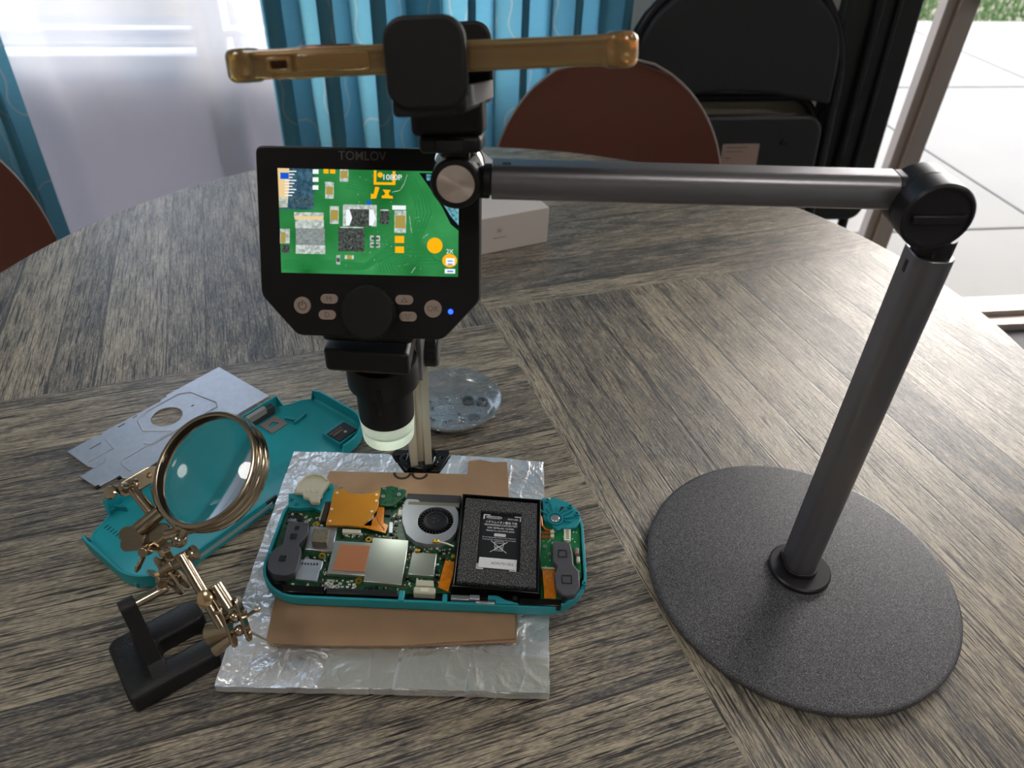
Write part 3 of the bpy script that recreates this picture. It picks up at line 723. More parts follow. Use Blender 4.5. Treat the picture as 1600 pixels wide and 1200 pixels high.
mb = MB(BF); mb.prism(rrect(-63, -2.9, -53, 2.6, 1, 3), -.6, .7, holes=[rrect(-61.5, -1.8, -54.5, 1.5, .8, 3)]); build(mb, 'button_frame', AMBER, ph, bevel=.4)
mb = MB(BF); mb.prism(rrect(-61.3, -1.6, -54.7, 1.3, .8, 3), -.4, .3); build(mb, 'power_button', mat('dark_bronze', (58, 34, 20), .3, .5), ph, bevel=.3)
mb = MB(BF); mb.prism(rrect(-51, -3.2, -22, 3.2, 1.4, 3), -.4, .9); build(mb, 'volume_button', AMBER, ph, bevel=.6)
mb = MB(HF); mb.prism(rrect(-55, 12, -32, 40, 6, 5), 4.2, 6.6); build(mb, 'camera_bump', PHONEM, ph, bevel=.8)
# ------------------------------------------------------------------ digital microscope
ms = thing('digital_microscope', 'black digital microscope with a lit green circuit board picture on its screen', 'microscope', (-68, 411, 0))
MC = V(-78.98, 357.51, 235.58); MA = math.radians(27.0168); MY = math.radians(-1.5777); MR = math.radians(1.7186)
MM = Matrix.Translation(MC) @ Matrix.Rotation(MY, 4, 'Z') @ Matrix.Rotation(-MA, 4, 'X') @ Matrix(((1, 0, 0, 0), (0, 0, -1, 0), (0, 1, 0, 0), (0, 0, 0, 1))) @ Matrix.Rotation(MR, 4, 'Z')
# local: x right, y up the monitor, z towards the camera
def rounded(pts, r, n=4):
    out = []; N = len(pts)
    for i in range(N):
        p = Vector(pts[i]); a = (Vector(pts[i-1]) - p).normalized(); b = (Vector(pts[(i+1) % N]) - p).normalized(); rr = r[i] if isinstance(r, (list, tuple)) else r
        for k in range(n+1):
            t = k/n; q = (p + a*rr)*(1-t)**2 + p*2*t*(1-t) + (p + b*rr)*t**2; out.append((q.x, q.y))
    return out
hous = rounded([(-59, 38.3), (58.2, 38.3), (59, -39.2), (39, -61), (-39.8, -60.6), (-59, -39.2)], [4, 4, 3, 3, 3, 3])
mb = MB(MM); mb.prism(hous, -15, 0); build(mb, 'monitor_housing', BEZEL, ms, bevel=1, bseg=3)
mb = MB(MM); mb.prism(rrect(-38, -46, 38, 26, 5), -24, -14.5); build(mb, 'rear_cover', BLACK, ms, bevel=3, bseg=3)
rim = rounded([(-59.3, 38.6), (58.5, 38.6), (59.3, -39.2), (39.2, -61.3), (-40, -60.9), (-59.3, -39.2)], [4, 4, 3, 3, 3, 3])
mb = MB(MM); mb.prism(rim, -6.5, -4.5); build(mb, 'housing_seam', mat('seam_grey', (70, 70, 74), .35), ms, bevel=.3)
text('lettering', 'TOMLOV', 6.4, MM @ Matrix.Translation((-3, 33.8, .12)), GREYI, ms, width=25, name_bold=.03)
# screen picture: flat shapes on the lit panel, given in the picture's own grid and mapped to the 95 x 54 mm panel
E_ = lambda n, c, s=.95, **k: emit_mat(n, c, s, **k)
scm = [E_('screen_green', (22, 104, 44), .95, color2=(58, 150, 84), scale=28, spread=(.40, .68)), E_('screen_gold', (255, 182, 12)), E_('screen_pad_white', (212, 222, 218), .95, color2=(150, 160, 150), scale=500),
       E_('screen_chip', (34, 40, 38), .95, color2=(90, 96, 92), scale=900), E_('screen_tan', (170, 150, 74)), E_('screen_trace', (30, 124, 62)), E_('screen_black', (6, 10, 14)),
       E_('screen_connector_blue', (34, 66, 88), .95, color2=(70, 108, 124), scale=500), E_('screen_grey', (150, 160, 158), .95, color2=(120, 128, 126), scale=900), E_('screen_white', (240, 248, 250)),
       E_('screen_cyan', (40, 110, 130), .95, color2=(130, 190, 200), scale=700), E_('screen_blue', (20, 90, 210)), E_('screen_cream', (236, 206, 150))]
G, AU, WP, CH, TN, TRC, BK, CB, GR, WH, CY, BL, CR = range(13)
def sc(x, y):
    t = (y-210)/675.0; xl = 212 + 28*t; return (-47.5 + 95*(x-xl)/(1338-xl), 27 - 54*(y-(210+8*(x-215)/1120))/(672.0))
mb = MB(MM); lay = [0.15]
def sp(mi, pts):
    lay[0] += .004; mb.mi = mi
    q = [(min(47.5, max(-47.5, a)), min(27, max(-27, b))) for a, b in (sc(*p) for p in pts)]
    mb.poly([(a, b, lay[0]) for a, b in q])
def sr(mi, x0, y0, x1, y1): sp(mi, [(x0, y0), (x1, y0), (x1, y1), (x0, y1)])
def sl(mi, pts, w):
    for (x0, y0), (x1, y1) in zip(pts, pts[1:]):
        d = Vector((x1-x0, y1-y0)); n = Vector((-d.y, d.x)).normalized()*w/2; sp(mi, [(x0+n.x, y0+n.y), (x1+n.x, y1+n.y), (x1-n.x, y1-n.y), (x0-n.x, y0-n.y)])
mb.mi = G; mb.poly([(-47.5, -27, .15), (47.5, -27, .15), (47.5, 27, .15), (-47.5, 27, .15)])
for off in range(5):
    o_ = off*22
    sl(TRC, [(250, 800+o_*.6), (560, 800+o_*.6), (760, 815+o_*.4), (900, 700+o_*.7), (1060+o_*.3, 640+o_*.6), (1080+o_, 480), (1060+o_, 380), (960+o_, 250)], 6)
    sl(TRC, [(860+o_, 870), (850+o_*.8, 800+o_*.2), (1000, 720+o_), (1150+o_*.5, 720+o_), (1200+o_*.5, 790)], 6)
    sl(TRC, [(640, 240+o_), (740+o_*.6, 270+o_), (780, 330+o_)], 5)
sp(BK, [(1092, 228), (1338, 228), (1338, 590), (1290, 550), (1235, 440), (1150, 310)])
sp(CY, [(1235, 410), (1338, 440), (1338, 555), (1290, 500)]); sp(CY, [(1135, 236), (1185, 236), (1180, 275), (1140, 275)])
sr(CB, 225, 210, 440, 470); sp(CR, [(212, 210), (285, 210), (285, 330), (275, 458), (225, 458)]); sr(WP, 225, 395, 275, 455)
for k in range(9): sr(WH, 258 if k > 2 else 285, 226+k*19, 330 - (k % 3)*12, 233+k*19)
sr(BL, 230, 238, 283, 278); sr(CH, 315, 398, 425, 446); sr(CB, 325, 408, 412, 436)
for y in (215, 265, 315): sr(WH, 432, y, 468, y+28)
def cap(x0, y0, x1, y1, c, e): sr(WP, x0-4, y0-e, x1+4, y1+e); sr(c, x0, y0, x1, y1)
cap(605, 222, 650, 268, TN, 22); cap(515, 322, 560, 372, TN, 26); cap(545, 470, 592, 535, TN, 24); cap(946, 498, 1010, 580, TN, 30); sr(WH, 928, 435, 1012, 462)
sr(WP, 508, 292, 552, 306)
sr(WP, 622, 434, 832, 572); sr(CH, 655, 462, 800, 572); sp(WH, [(640, 470), (662, 462), (680, 520), (662, 570), (642, 566)]); sp(WH, [(785, 462), (812, 466), (826, 520), (808, 566), (785, 566)]); sr(BL, 770, 408, 795, 432)
sr(CH, 850, 470, 910, 556); sr(WP, 853, 462, 906, 470)
sr(WP, 318, 488, 502, 520); sr(CR, 322, 512, 500, 534); sr(WP, 326, 534, 504, 590); sr(GR, 330, 590, 510, 700); sr(WP, 330, 700, 514, 756)
sr(CH, 595, 580, 757, 735); sr(WP, 605, 576, 752, 584); sr(CH, 600, 584, 754, 600)
for x in (792, 832):
    for y in (630, 672): sr(WP, x, y, x+22, y+36)
sr(CH, 800, 642, 846, 656); sr(CH, 800, 686, 846, 698)
sr(WP, 636, 760, 692, 786); sr(TN, 650, 760, 680, 786); sr(WP, 584, 762, 608, 822); sr(CH, 586, 780, 606, 806)
sr(WP, 232, 596, 292, 690); sr(TN, 236, 618, 266, 688); sr(CH, 242, 700, 292, 752)
sr(AU, 500, 212, 530, 240); sr(AU, 541, 214, 573, 240)
sr(AU, 812, 216, 828, 304); sr(AU, 928, 220, 946, 304); sr(AU, 812, 290, 946, 306); sp(AU, [(852 + 17*math.cos(k*PI/8), 244 + 17*math.sin(k*PI/8)) for k in range(16)])
sp(AU, [(822, 318), (848, 322), (836, 362), (828, 392), (794, 396), (796, 362), (812, 366)]); sp(AU, [(868, 336), (918, 338), (904, 360), (912, 374), (930, 376), (932, 392), (862, 390), (862, 374), (878, 372), (884, 360)])
sr(AU, 946, 630, 1003, 675); sr(AU, 948, 698, 1003, 740)
sp(AU, [(1193 + 48*math.cos(k*PI/14), 688 + 51*math.sin(k*PI/14)) for k in range(28)]); sp(AU, [(1286 + 46*math.cos(k*PI/14), 784 + 44*math.sin(k*PI/14)) for k in range(28)])
sr(WH, 1262, 768, 1318, 812); sr(WH, 1256, 838, 1320, 868); sr(BL, 1274, 784, 1304, 790); sr(BL, 1274, 804, 1302, 810); sr(BL, 1272, 850, 1308, 858)
rd = random.Random(3)
for k in range(70):
    x, y = rd.uniform(640, 1180), rd.uniform(230, 860)
    if x > 1100 and y < 500: continue
    s_ = rd.uniform(2, 4.5); sr(WP, x, y, x+s_, y+s_)
sl(WP, [(1020, 240), (1000, 300), (975, 340), (925, 352)], 3); sl(WP, [(1120, 640), (1150, 615)], 3); sl(WP, [(1035, 500), (1050, 610)], 3); sl(WP, [(1075, 830), (1050, 870)], 3)
scr = build(mb, 'screen', scm, ms, smooth=False, recalc=False)
mb_t = MM @ Matrix.Translation((*sc(925, 260), .95))
text('screen_text', '1080P', 4.0, mb_t, scm[WH], ms, width=9.6); text('screen_text', '2X', 3.2, MM @ Matrix.Translation((*sc(1286, 726), .95)), scm[WH], ms)
# buttons, dial, led
def btn(name, x, y, w, h, sym=None, sz=4):
    mb = MB(MM); mb.prism(rrect(x-w/2, y-h/2, x+w/2, y+h/2, min(w, h)/2-.01, 8), -.2, .9); b = build(mb, name, BTN, ms, bevel=.3)
    if sym: text('symbol', sym, sz, MM @ Matrix.Translation((x, y, 1.0)), GREYI, b)
    return b
pw = btn('power_button', -36.5, -44.2, 9.2, 9.2)
mb = MB(MM @ Matrix.Translation((-36.5, -44.2, 1.0))); mb.tube([(2.1*math.cos(a), 2.1*math.sin(a), 0) for a in [math.radians(120 + 300*k/16) for k in range(17)]], .28, 6); mb.tube([(0, .2, 0), (0, 2.7, 0)], .28, 6); build(mb, 'symbol', GREYI, pw)
btn('menu_button', -21.8, -40.4, 9.4, 5.2, 'M'); btn('review_button', -23.1, -49.0, 9.4, 5.2, 'D'); btn('ok_button', 34.2, -44.3, 9.4, 9.4, 'OK', 4.4)
for nm, y, sg in (('up_button', -39.9, 1), ('down_button', -48.8, -1)):
    b = btn(nm, 18.7 if sg > 0 else 20.7, y, 9.6, 5.2); x = 18.7 if sg > 0 else 20.7
    mb = MB(MM @ Matrix.Translation((x, y, 1.0))); mb.tube([(-1.6, -1.1*sg, 0), (1.6, -1.1*sg, 0), (0, 1.4*sg, 0)], .2, 6, closed=True); build(mb, 'symbol', GREYI, b)
mb = MB(MM @ Matrix.Translation((0, -47, 0))); n_ = 48
pr = lambda r, z: [(r*(1 + (.02 if i % 2 else -.02))*math.cos(2*PI*i/n_/1), r*(1 + (.02 if i % 2 else -.02))*math.sin(2*PI*i/n_), z) for i in range(n_)]
mb.rings([pr(14.6, -1), pr(14.6, 5), [(13.4*math.cos(2*PI*i/n_), 13.4*math.sin(2*PI*i/n_), 6.4) for i in range(n_)]]); build(mb, 'dial', mat('dial_black', (10, 10, 11), .6), ms, ang=30)
mb = MB(MM @ Matrix.Translation((43.6, -45.6, .1))); mb.sphere((0, 0, 0), 1.4, (1, 1, .6)); build(mb, 'indicator_led', LEDM, ms)
# mount, tube, focus knob, pole
TX, TY = -82, 372
mb = MB(); mb.prism(rounded([(-108, 338), (-59, 336), (-60, 398), (-60, 424), (-80, 424), (-106, 396)], 4), 151, 166); build(mb, 'mount_block', BLACK, ms, bevel=2)
mb = MB(); mb.box((TX, 352, 181), (52, 24, 22)); build(mb, 'monitor_hinge', BLACK, ms, bevel=3)
TF = Matrix.Translation((TX, TY, 7))
mb = MB(TF); mb.lathe([(18.0, 84), (18.3, 112), (18.5, 133), (19.8, 136), (20, 152)], seg=64); build(mb, 'lens_barrel', SOFTB, ms)
mb = MB(TF); mb.lathe([(20.8, 111.5), (22.6, 113), (22.8, 127), (21.8, 130.5), (20, 131)], seg=64); fr_ = build(mb, 'focus_ring', BLACK, ms, ang=25)
mb = MB(TF @ Matrix.Rotation(math.radians(-86), 4, 'Z')); mb.box((22.7, 0, 112), (1.2, 3, 20)); build(mb, 'ring_seam', GLOSSB, fr_, bevel=.4)
mb = MB(TF); mb.lathe([(15.2, 67), (16.4, 66.2), (17, 67.6), (18.1, 84.5), (15.6, 84.5)], seg=64, loop=True); build(mb, 'light_diffuser', FROST, ms, ang=40)
mb = MB(TF); mb.lathe([(5, 74), (15.5, 74), (15.5, 76), (5, 76)], seg=48, loop=True); build(mb, 'lens_plate', DARKC, ms)
mb = MB(); mb.prism([(-61.5, 380), (-58.2, 380), (-58.2, 420), (-61.5, 420)], 114, 172); build(mb, 'side_bracket', mat('bracket_grey', (150, 150, 152), .35, .6), ms, bevel=.6)
KX = along((-55, 401, 124), (1, .02, 0))
mb = MB(KX); n_ = 60
pr = lambda r, z: [(r*(1 + (.015 if i % 2 else -.015))*math.cos(2*PI*i/n_), r*(1 + (.015 if i % 2 else -.015))*math.sin(2*PI*i/n_), z) for i in range(n_)]
mb.rings([pr(10.8, -3.5), pr(10.8, 3.6), pr(10.2, 4.4)]); fk = build(mb, 'focus_knob', BLACK, ms, ang=30)
mb = MB(KX); mb.lathe([(10.3, 4.4), (10.3, 5.4), (8.6, 5.8), (.5, 5.8)]); build(mb, 'knob_face', mat('knob_face_grey', (96, 96, 98), .35, .5), fk)
PF = Matrix.Translation((-68, 411, 0)) @ Matrix.Rotation(math.radians(14), 4, 'Z')
prof = [(-8, -8), (-2.6, -8), (-2.6, -4), (2.6, -4), (2.6, -8), (8, -8), (8, -2.2), (4.5, -2.2), (4.5, 2.2), (8, 2.2), (8, 8), (-8, 8)]
mb = MB(PF); mb.prism([(x*1.0, y*1.0) for x, y in prof], 12, 205); build(mb, 'pole', POLEM, ms, bevel=.4)
mb = MB(PF); mb.lathe([(12.4, 9), (12.4, 13.5), (11.2, 15), (9.5, 15)], seg=8); mb.prism(rrect(-9, -9, 9, 9, 3), 8.5, 11); build(mb, 'pole_collar', GLOSSB, ms, bevel=.6)
for a in (30, 150, 210, 330):
    mb = MB(PF @ Matrix.Rotation(math.radians(a), 4, 'Z')); mb.box((12.8, 0, 12.6), (2.6, 4.4, 3.4)); build(mb, 'collar_lug', GLOSSB, ms, bevel=.6)
mb = MB(); mb.prism([(-91.8, 421.5), (-90, 426), (-48, 428), (-46.2, 423.5), (-52.4, 404), (-79, 403.2)], 0, 8.6, holes=[[(-88, 420), (-85.5, 420), (-85, 417.5), (-87.5, 417.5)], [(-53.5, 420.5), (-51, 420.5), (-51.5, 418), (-54, 418)]]); build(mb, 'base_plate', BLACK, ms, bevel=.6)
# light shining from the diffuser ring onto the board
l = bpy.data.lights.new('ring_light', 'POINT'); l.energy = .02; l.shadow_soft_size = .012; l.color = (.93, 1, .9); lo = bpy.data.objects.new('ring_light', l); COL.objects.link(lo); lo.location = V(TX, TY, 74)*.001; 
# ------------------------------------------------------------------ foil covered board and cardboard sheets
fb = thing('foil_board', 'square board wrapped in crinkled aluminium foil and tape under the cardboard', 'board', (-68, 320, 0))
bout = [(-168, 418.5), (-131, 419.5), (-93, 420), (-77.5, 397.6), (-53.5, 397.8), (-45, 422), (-10, 421), (27, 418.5), (28, 350), (29.5, 290), (29, 226.5), (-60, 225.5), (-110, 224), (-163, 223), (-165, 260), (-167, 340)]
def foil_sheet(mb, poly, z0, z1, step=4.0, amp=.7, seedv=1, edge=2.0):
    """crumpled sheet clipped to an outline, plus a closed side band"""
    b = mb.bm; rd = random.Random(seedv)
    pts = []; N = len(poly)
    top = mb.poly([(x, y, z1) for x, y in poly]); bm_ = b
    xs = [p[0] for p in poly]; ys = [p[1] for p in poly]
    def allg(): return list(bm_.verts) + list(bm_.edges) + list(bm_.faces)
    x = min(xs) + step
    while x < max(xs): bmesh.ops.bisect_plane(bm_, geom=allg(), plane_co=mb.M @ V(x + rd.uniform(-.8, .8), 0, 0), plane_no=V(1, rd.uniform(-.2, .2), 0)); x += step
    y = min(ys) + step
    while y < max(ys): bmesh.ops.bisect_plane(bm_, geom=allg(), plane_co=V(0, y + rd.uniform(-.8, .8), 0), plane_no=V(rd.uniform(-.2, .2), 1, 0)); y += step
    bound = [e for e in bm_.edges if len(e.link_faces) == 1]; bv = set(v for e in bound for v in e.verts)
    from mathutils import noise as nz
    for v in bm_.verts:
        n = nz.noise(V(v.co.x*.045 + seedv, v.co.y*.06, 0))*1.2 + nz.noise(V(v.co.x*.16, v.co.y*.12 + seedv, 3))*.6 + rd.uniform(-.22, .22)
        v.co.z += n*amp*(.5 if v in bv else 1)
        if v in bv: v.co.x += rd.uniform(-.35, .35); v.co.y += rd.uniform(-.35, .35)
    r = bmesh.ops.extrude_edge_only(bm_, edges=bound)
    for v in r['geom']:
        if isinstance(v, bmesh.types.BMVert): v.co.z = z0
mb = MB(); foil_sheet(mb, bout, 3.2, 9, 4.2, .8, 4); build(mb, 'foil_cover', FOIL, fb, ang=30)
mb = MB(); mb.prism([(-160, 224.6), (28, 227), (27, 415), (-42, 415), (-50, 396.4), (-81, 396.4), (-96, 415), (-166, 415), (-166, 300)], 3.4, 6.2); build(mb, 'cardboard_core', CARDE, fb, bevel=.4)
TAPE = foil_mat('foil_tape', .55, (218, 220, 214)); CT = film_mat(); CT.name = 'clear_tape'
for nm, q, zz in (('foil_tape', [(-60, 226), (-20, 225.5), (-18, 250), (-58, 251)], 10.1), ('foil_tape', [(-104, 225), (-62, 225.6), (-60, 252), (-102, 253)], 10.0), ('foil_tape', [(-18, 226), (28.5, 226.6), (28.5, 249), (-17, 250)], 10.2)):
    mb = MB(); foil_sheet(mb, q, zz-.9, zz, 4, .35, int(zz*10)); build(mb, nm, TAPE, fb, ang=30)
mb = MB(); foil_sheet(mb, [(-121, 251.5), (-18, 251), (8, 250.5), (8, 257.5), (-18, 257), (-120, 258)], 9.3, 9.9, 4, .3, 9); build(mb, 'tape_strip', CT, fb, ang=30)
mb = MB(); mb.prism(rrect(-118, 236, 18, 396, 10), 0, 3.3); build(mb, 'metal_plate', SOFTB, fb, bevel=.5)
def card(mb, poly, z0, z1): mb.prism(poly, z0, z1)
cs = thing('cardboard_sheet', 'lower sheet of brown cardboard lying on the foil board', 'cardboard', (-68, 320, 9.8))
mb = MB(); mb.prism([(-138, 248.5), (-60, 251), (9.4, 257.6), (8.5, 290), (-2, 372), (-130, 388)], 10.6, 12.1); build(mb, 'liner', CARD, cs, bevel=.3)
c2 = thing('cardboard_sheet', 'upper brown cardboard sheet with a torn tab and black print under the game console', 'cardboard', (-68, 320, 12))
cpoly = [(-140.5, 250), (-138, 248.4), (-100, 248.8), (-60, 250.6), (-30, 254.6), (8.6, 258.8), (7.5, 280), (2.5, 340), (1, 378), (-1.2, 412), (-12, 411), (-22, 413), (-31, 411), (-31, 397), (-40, 396.6), (-134, 394), (-140, 330), (-144, 284)]
mb = MB(); mb.prism(cpoly, 12.2, 13.9); build(mb, 'sheet', CARD, c2, bevel=.25)
# printed figure cut off by the sheet's edge: lower halves of two rings
for cx, rr in ((-79.5, 7.0), (-66.5, 6.4)):
    mb = MB()
    def P_(r0, a): return (cx + r0*1.0*math.cos(a), 395.2 + r0*1.02*math.sin(a), 14.05)
    n = 20; A_ = [mb.v(P_(rr, PI + PI*k/n)) for k in range(n+1)]; B_ = [mb.v(P_(rr-2.1, PI + PI*k/n)) for k in range(n+1)]
    for k in range(n): mb.face([A_[k], A_[k+1], B_[k+1], B_[k]])
    build(mb, 'printed_figure', INK, c2, smooth=False)
# ------------------------------------------------------------------ opened handheld console on the cardboard
gc = thing('game_console', 'opened turquoise handheld game console showing its circuit board, fan and battery', 'game console', (-51, 320, 13.9))
Z0 = 14.1
def crect(x0, y0, x1, y1, rl, rr):
    out = []
    for cx, cy, a0, r in ((x1-rr, y1-rr, 0, rr), (x0+rl, y1-rl, 90, rl), (x0+rl, y0+rl, 180, rl), (x1-rr, y0+rr, 270, rr)):
        for k in range(13): a = math.radians(a0 + 90*k/12); out.append((cx + r*math.cos(a), cy + r*math.sin(a)))
    return out
O1 = crect(-154.5, 274.5, 53, 366.5, 27, 27); O2 = crect(-152.7, 276.3, 51.2, 364.7, 25.2, 25.2)
mb = MB(); mb.prism(crect(-153.8, 275.3, 52.3, 365.7, 26.4, 26.4), Z0, Z0+3); fl_ = build(mb, 'front_shell', TEAL, gc, bevel=1.2)
# low rim wall, cut lower along the top edge where the photo shows boards flush with it
def subdiv(poly, k=24):
    out = []
    for i in range(len(poly)):
        a, b = poly[i], poly[(i+1) % len(poly)]; out.append(a)
        if abs(a[0]-b[0]) > 50: out += [(a[0] + (b[0]-a[0])*j/k, a[1] + (b[1]-a[1])*j/k) for j in range(1, k)]
    return out
O1, O2 = subdiv(O1), subdiv(O2); n_ = len(O1)
rh = lambda p: 18.4 if (p[1] > 350 and -121 < p[0] < 24.5) else 23.6
mb = MB(); mb.rings([[(a[0], a[1], Z0+2.6) for a in O1], [(a[0], a[1], rh(a)) for a in O1], [(b[0], b[1], rh(a)) for a, b in zip(O1, O2)], [(b[0], b[1], Z0+2.6) for b in O2]], loop=True); build(mb, 'shell_rim', TEAL, gc, bevel=.3)
mb = MB(); mb.prism(crect(-152.4, 276.6, 50.9, 364.3, 25, 25), Z0+3, 19.5); build(mb, 'inner_frame', mat('black_chassis', (22, 22, 24), .5), gc)
def plate(name, pts, z0, z1, m_, bevel=.2, parent=None, holes=()):
    mb = MB(); mb.prism(pts, z0, z1, holes); return build(mb, name, m_, parent or gc, bevel=bevel)
pcb = plate('circuit_board', [(-151.5, 300), (-151.8, 345), (-146, 356), (-138, 362), (-70.5, 362.5), (-70, 356), (-33, 352), (-33, 284), (-66, 281.5), (-137, 283.5), (-146, 288)], 20, 22, PCB)
plate('side_board', [(23.5, 281.5), (36, 281), (50, 300), (50.6, 345), (40, 352), (23.5, 352)], 20, 22, mat('bright_green_board', (22, 118, 66), .35, var=.12, vscale=300))
plate('sub_board', [(-90.4, 367.5), (-83.0, 369.7), (-71.8, 366.2), (-71.8, 360.4), (-79.2, 350.3), (-88.3, 350.4)], 24.5, 26, PCB)
# tiny soldered parts nobody could count, scattered round the bigger ones
taken = [(-150, 286, -131, 333), (-133, 309, -111, 333), (-124, 328, -79, 366), (-132, 285, -115, 304), (-113.5, 285, -63.5, 323.5), (-62, 293, -43.5, 313), (-72.5, 318, -33, 357), (-56, 280, -42, 291), (-154, 343, -121, 370), (-41, 281, -31, 307)]
rd = random.Random(11); mb = MB(); pool = [mat('ceramic_tan', (196, 172, 128), .5), mat('solder_white', (214, 214, 206), .4), DARKC, mat('ceramic_brown', (104, 74, 50), .5)]
n_ok = 0
while n_ok < 260:
    x, y = rd.uniform(-150, -35), rd.uniform(284, 361)
    if any(a < x < c and b < y < d for a, b, c, d in taken) or (x < -144 and y < 300): continue
    w, h = rd.choice([(1.2, .7), (.7, 1.2), (1.8, 1.0), (1.0, 1.8), (.8, .8), (2.4, 2.2)]); mb.mi = rd.choice([0, 0, 1, 1, 1, 2, 3]) if w < 2 else 2
    mb.box((x, y, 22.4), (w, h, .9)); n_ok += 1
for k in range(46):
    x, y = rd.uniform(24.5, 49), rd.uniform(300, 340)
    if 31 < x < 48 and y < 324 and y > 280: continue
    mb.mi = rd.choice([0, 1, 1]); mb.box((x, y, 22.3), (.8, .8, .6))
o = build(mb, 'soldered_components', pool, gc, smooth=False); o['kind'] = 'stuff'
mb = MB(); rd = random.Random(4)
for k in range(40):
    mb.mi = 0; mb.box((rd.uniform(-113, -94), 284.6 + rd.uniform(-1.6, 4.6), 22.5), (rd.choice([1.1, 1.7]), .9, 1))
o = build(mb, 'capacitor_bank', pool[1], gc, smooth=False); o['kind'] = 'stuff'
# thumbstick rubber and turquoise bracket, top left
br = plate('stick_bracket', [(-153.8, 358.1), (-143.9, 360.2), (-136.9, 351.0), (-129.7, 352.6), (-130.9, 365.2), (-125.2, 370.3), (-122.2, 364.5), (-121.4, 353.0), (-127.1, 352.1), (-127.6, 343.2), (-133.3, 346.7), (-142.9, 345.1), (-150.5, 345.8)], 22, 26, TEALD, .5)
for x, y in ((-145.6, 348.3), (-150.3, 352.7), (-126.7, 363.9)):
    mb = MB(); mb.lathe([(1.5, 26), (1.5, 27.2), (.7, 27.2), (.7, 26)], Matrix.Translation((x, y, 0)), 16, loop=True); build(mb, 'boss', TEALD, br)
mb = MB(); mb.prism([(-148.7, 355.3), (-148.3, 362.8), (-145.2, 370.7), (-139.2, 374.3), (-132.1, 373.3), (-126.5, 367.9), (-127.6, 362), (-129.1, 356.9), (-128.2, 354.2), (-129.7, 352.4), (-128.7, 347.1), (-135.2, 346.8), (-136.9, 350.6), (-141.3, 351.5), (-142.7, 355.6)], 26.6, 30.5)
cap_ = build(mb, 'rubber_membrane', CREAM, gc, bevel=1.2, bseg=3)
mb = MB(); mb.tube([(-147.6 + 0, 357, 30.4), (-147, 363, 30.8), (-143.8, 370, 31), (-138.9, 372.8, 31), (-132.6, 371.8, 31), (-127.8, 367.4, 30.8)], .9, 8); build(mb, 'membrane_lip', CREAM, cap_)
for x in (-139.5, -136.2, -132.8): mb = MB(); mb.box((x, 357.4, 30.6), (1.6, 3.2, 1.2)); build(mb, 'membrane_rib', CREAM, cap_, bevel=.3)
# flex connectors, orange card reader
plate('flex_connector', [(-126.8, 353.5), (-123.1, 352.5), (-123.1, 335.8), (-126.6, 336.3)], 22, 24.2, mat('connector_brown', (66, 56, 58), .4)); plate('connector_latch', [(-127.8, 353), (-126.9, 353), (-126.7, 336.5), (-127.6, 336.6)], 22, 24.4, CREAM)
kp = plate('card_reader', [(-122.8, 363.4), (-115.9, 365.0), (-113.0, 361.0), (-105.1, 359.8), (-96.1, 361.4), (-90.4, 365.3), (-89.1, 349.9), (-89.4, 347.0), (-97.1, 330.4), (-105.3, 331.3), (-121.4, 330.7), (-121.7, 339.2)], 24.6, 26.4, KAPTON, .15)
plate('card_reader_body', [(-121, 362), (-92, 362), (-91, 333), (-120.5, 332)], 22, 24.6, SILVER)
for x, y in ((-119.9, 360.2), (-92.0, 360.0), (-91.2, 354.3), (-120.4, 344.9), (-92.6, 344.2), (-119.2, 334.1)):
    mb = MB(); mb.cyl((x, y, 26.4), (x, y, 26.7), 1.0, seg=16); build(mb, 'rivet', WHITEP, kp)
fx = plate('flex_cable', [(-89.6, 350.1), (-85.1, 350.3), (-83.4, 336.2), (-79.9, 334.2), (-80.7, 327.4), (-97.5, 331.7), (-89.2, 342.4)], 24.2, 24.6, KAPTOND, 0)
mb = MB()
for k in range(4): mb.tube([(-88.6 + k*.8, 349, 24.7), (-88.0 + k*.8, 338 - k, 24.7), (-84 + k*.8, 333 - k*.8, 24.7), (-82.5 + k*.3, 330 - k*.4, 24.7)], .12, 4)
build(mb, 'trace', mat('flex_trace', (170, 90, 10), .4), fx)
plate('chip', [(-85.1, 350.6), (-80.9, 350.5), (-80.2, 344.0), (-84.4, 344.2)], 22, 23.6, DARKC); plate('flex_connector', [(-79.8, 337.8), (-77.2, 337.6), (-76.1, 328.2), (-78.7, 328.3)], 22, 24, SILVER)
plate('chip', [(-146, 350-9), (-139, 341), (-139, 336), (-146, 336)], 22, 23.2, DARKC); plate('chip', [(-75, 349), (-71, 349), (-71, 344), (-75, 344)], 22, 24.5, WHITEP)
# grey shoulder modules
gl_pts = rounded([(-146.7, 331.2), (-132.6, 331.1), (-131.2, 323.6), (-132.0, 317.4), (-135.3, 311.7), (-131.8, 308.4), (-130.8, 296.9), (-131.2, 289.9), (-136.1, 286.9), (-144.3, 287.6), (-149.2, 291.6), (-151.1, 300.2), (-149.4, 307.4), (-145.1, 311.2), (-145.7, 319.8)], 1.6, 3)
gl = plate('speaker_module', gl_pts, 22, 28, GREYM, .8)
for x, y, s_ in ((-139.3, 318.3, 2.3), (-141.6, 300.2, 2.3), (-138.9, 325.6, 1.6)):
    mb = MB(); mb.prism(rrect(x-s_, y-s_, x+s_, y+s_, .3), 28, 28.35); build(mb, 'foam_pad', DARKC, gl, bevel=.1)
for x, y in ((-145.1, 331.9), (-134.3, 331.1)): mb = MB(); mb.lathe([(1.4, 26), (1.4, 28.6), (.6, 28.6), (.6, 26)], Matrix.Translation((x, y, 0)), 16, loop=True); build(mb, 'screw_boss', SILVER, gl)
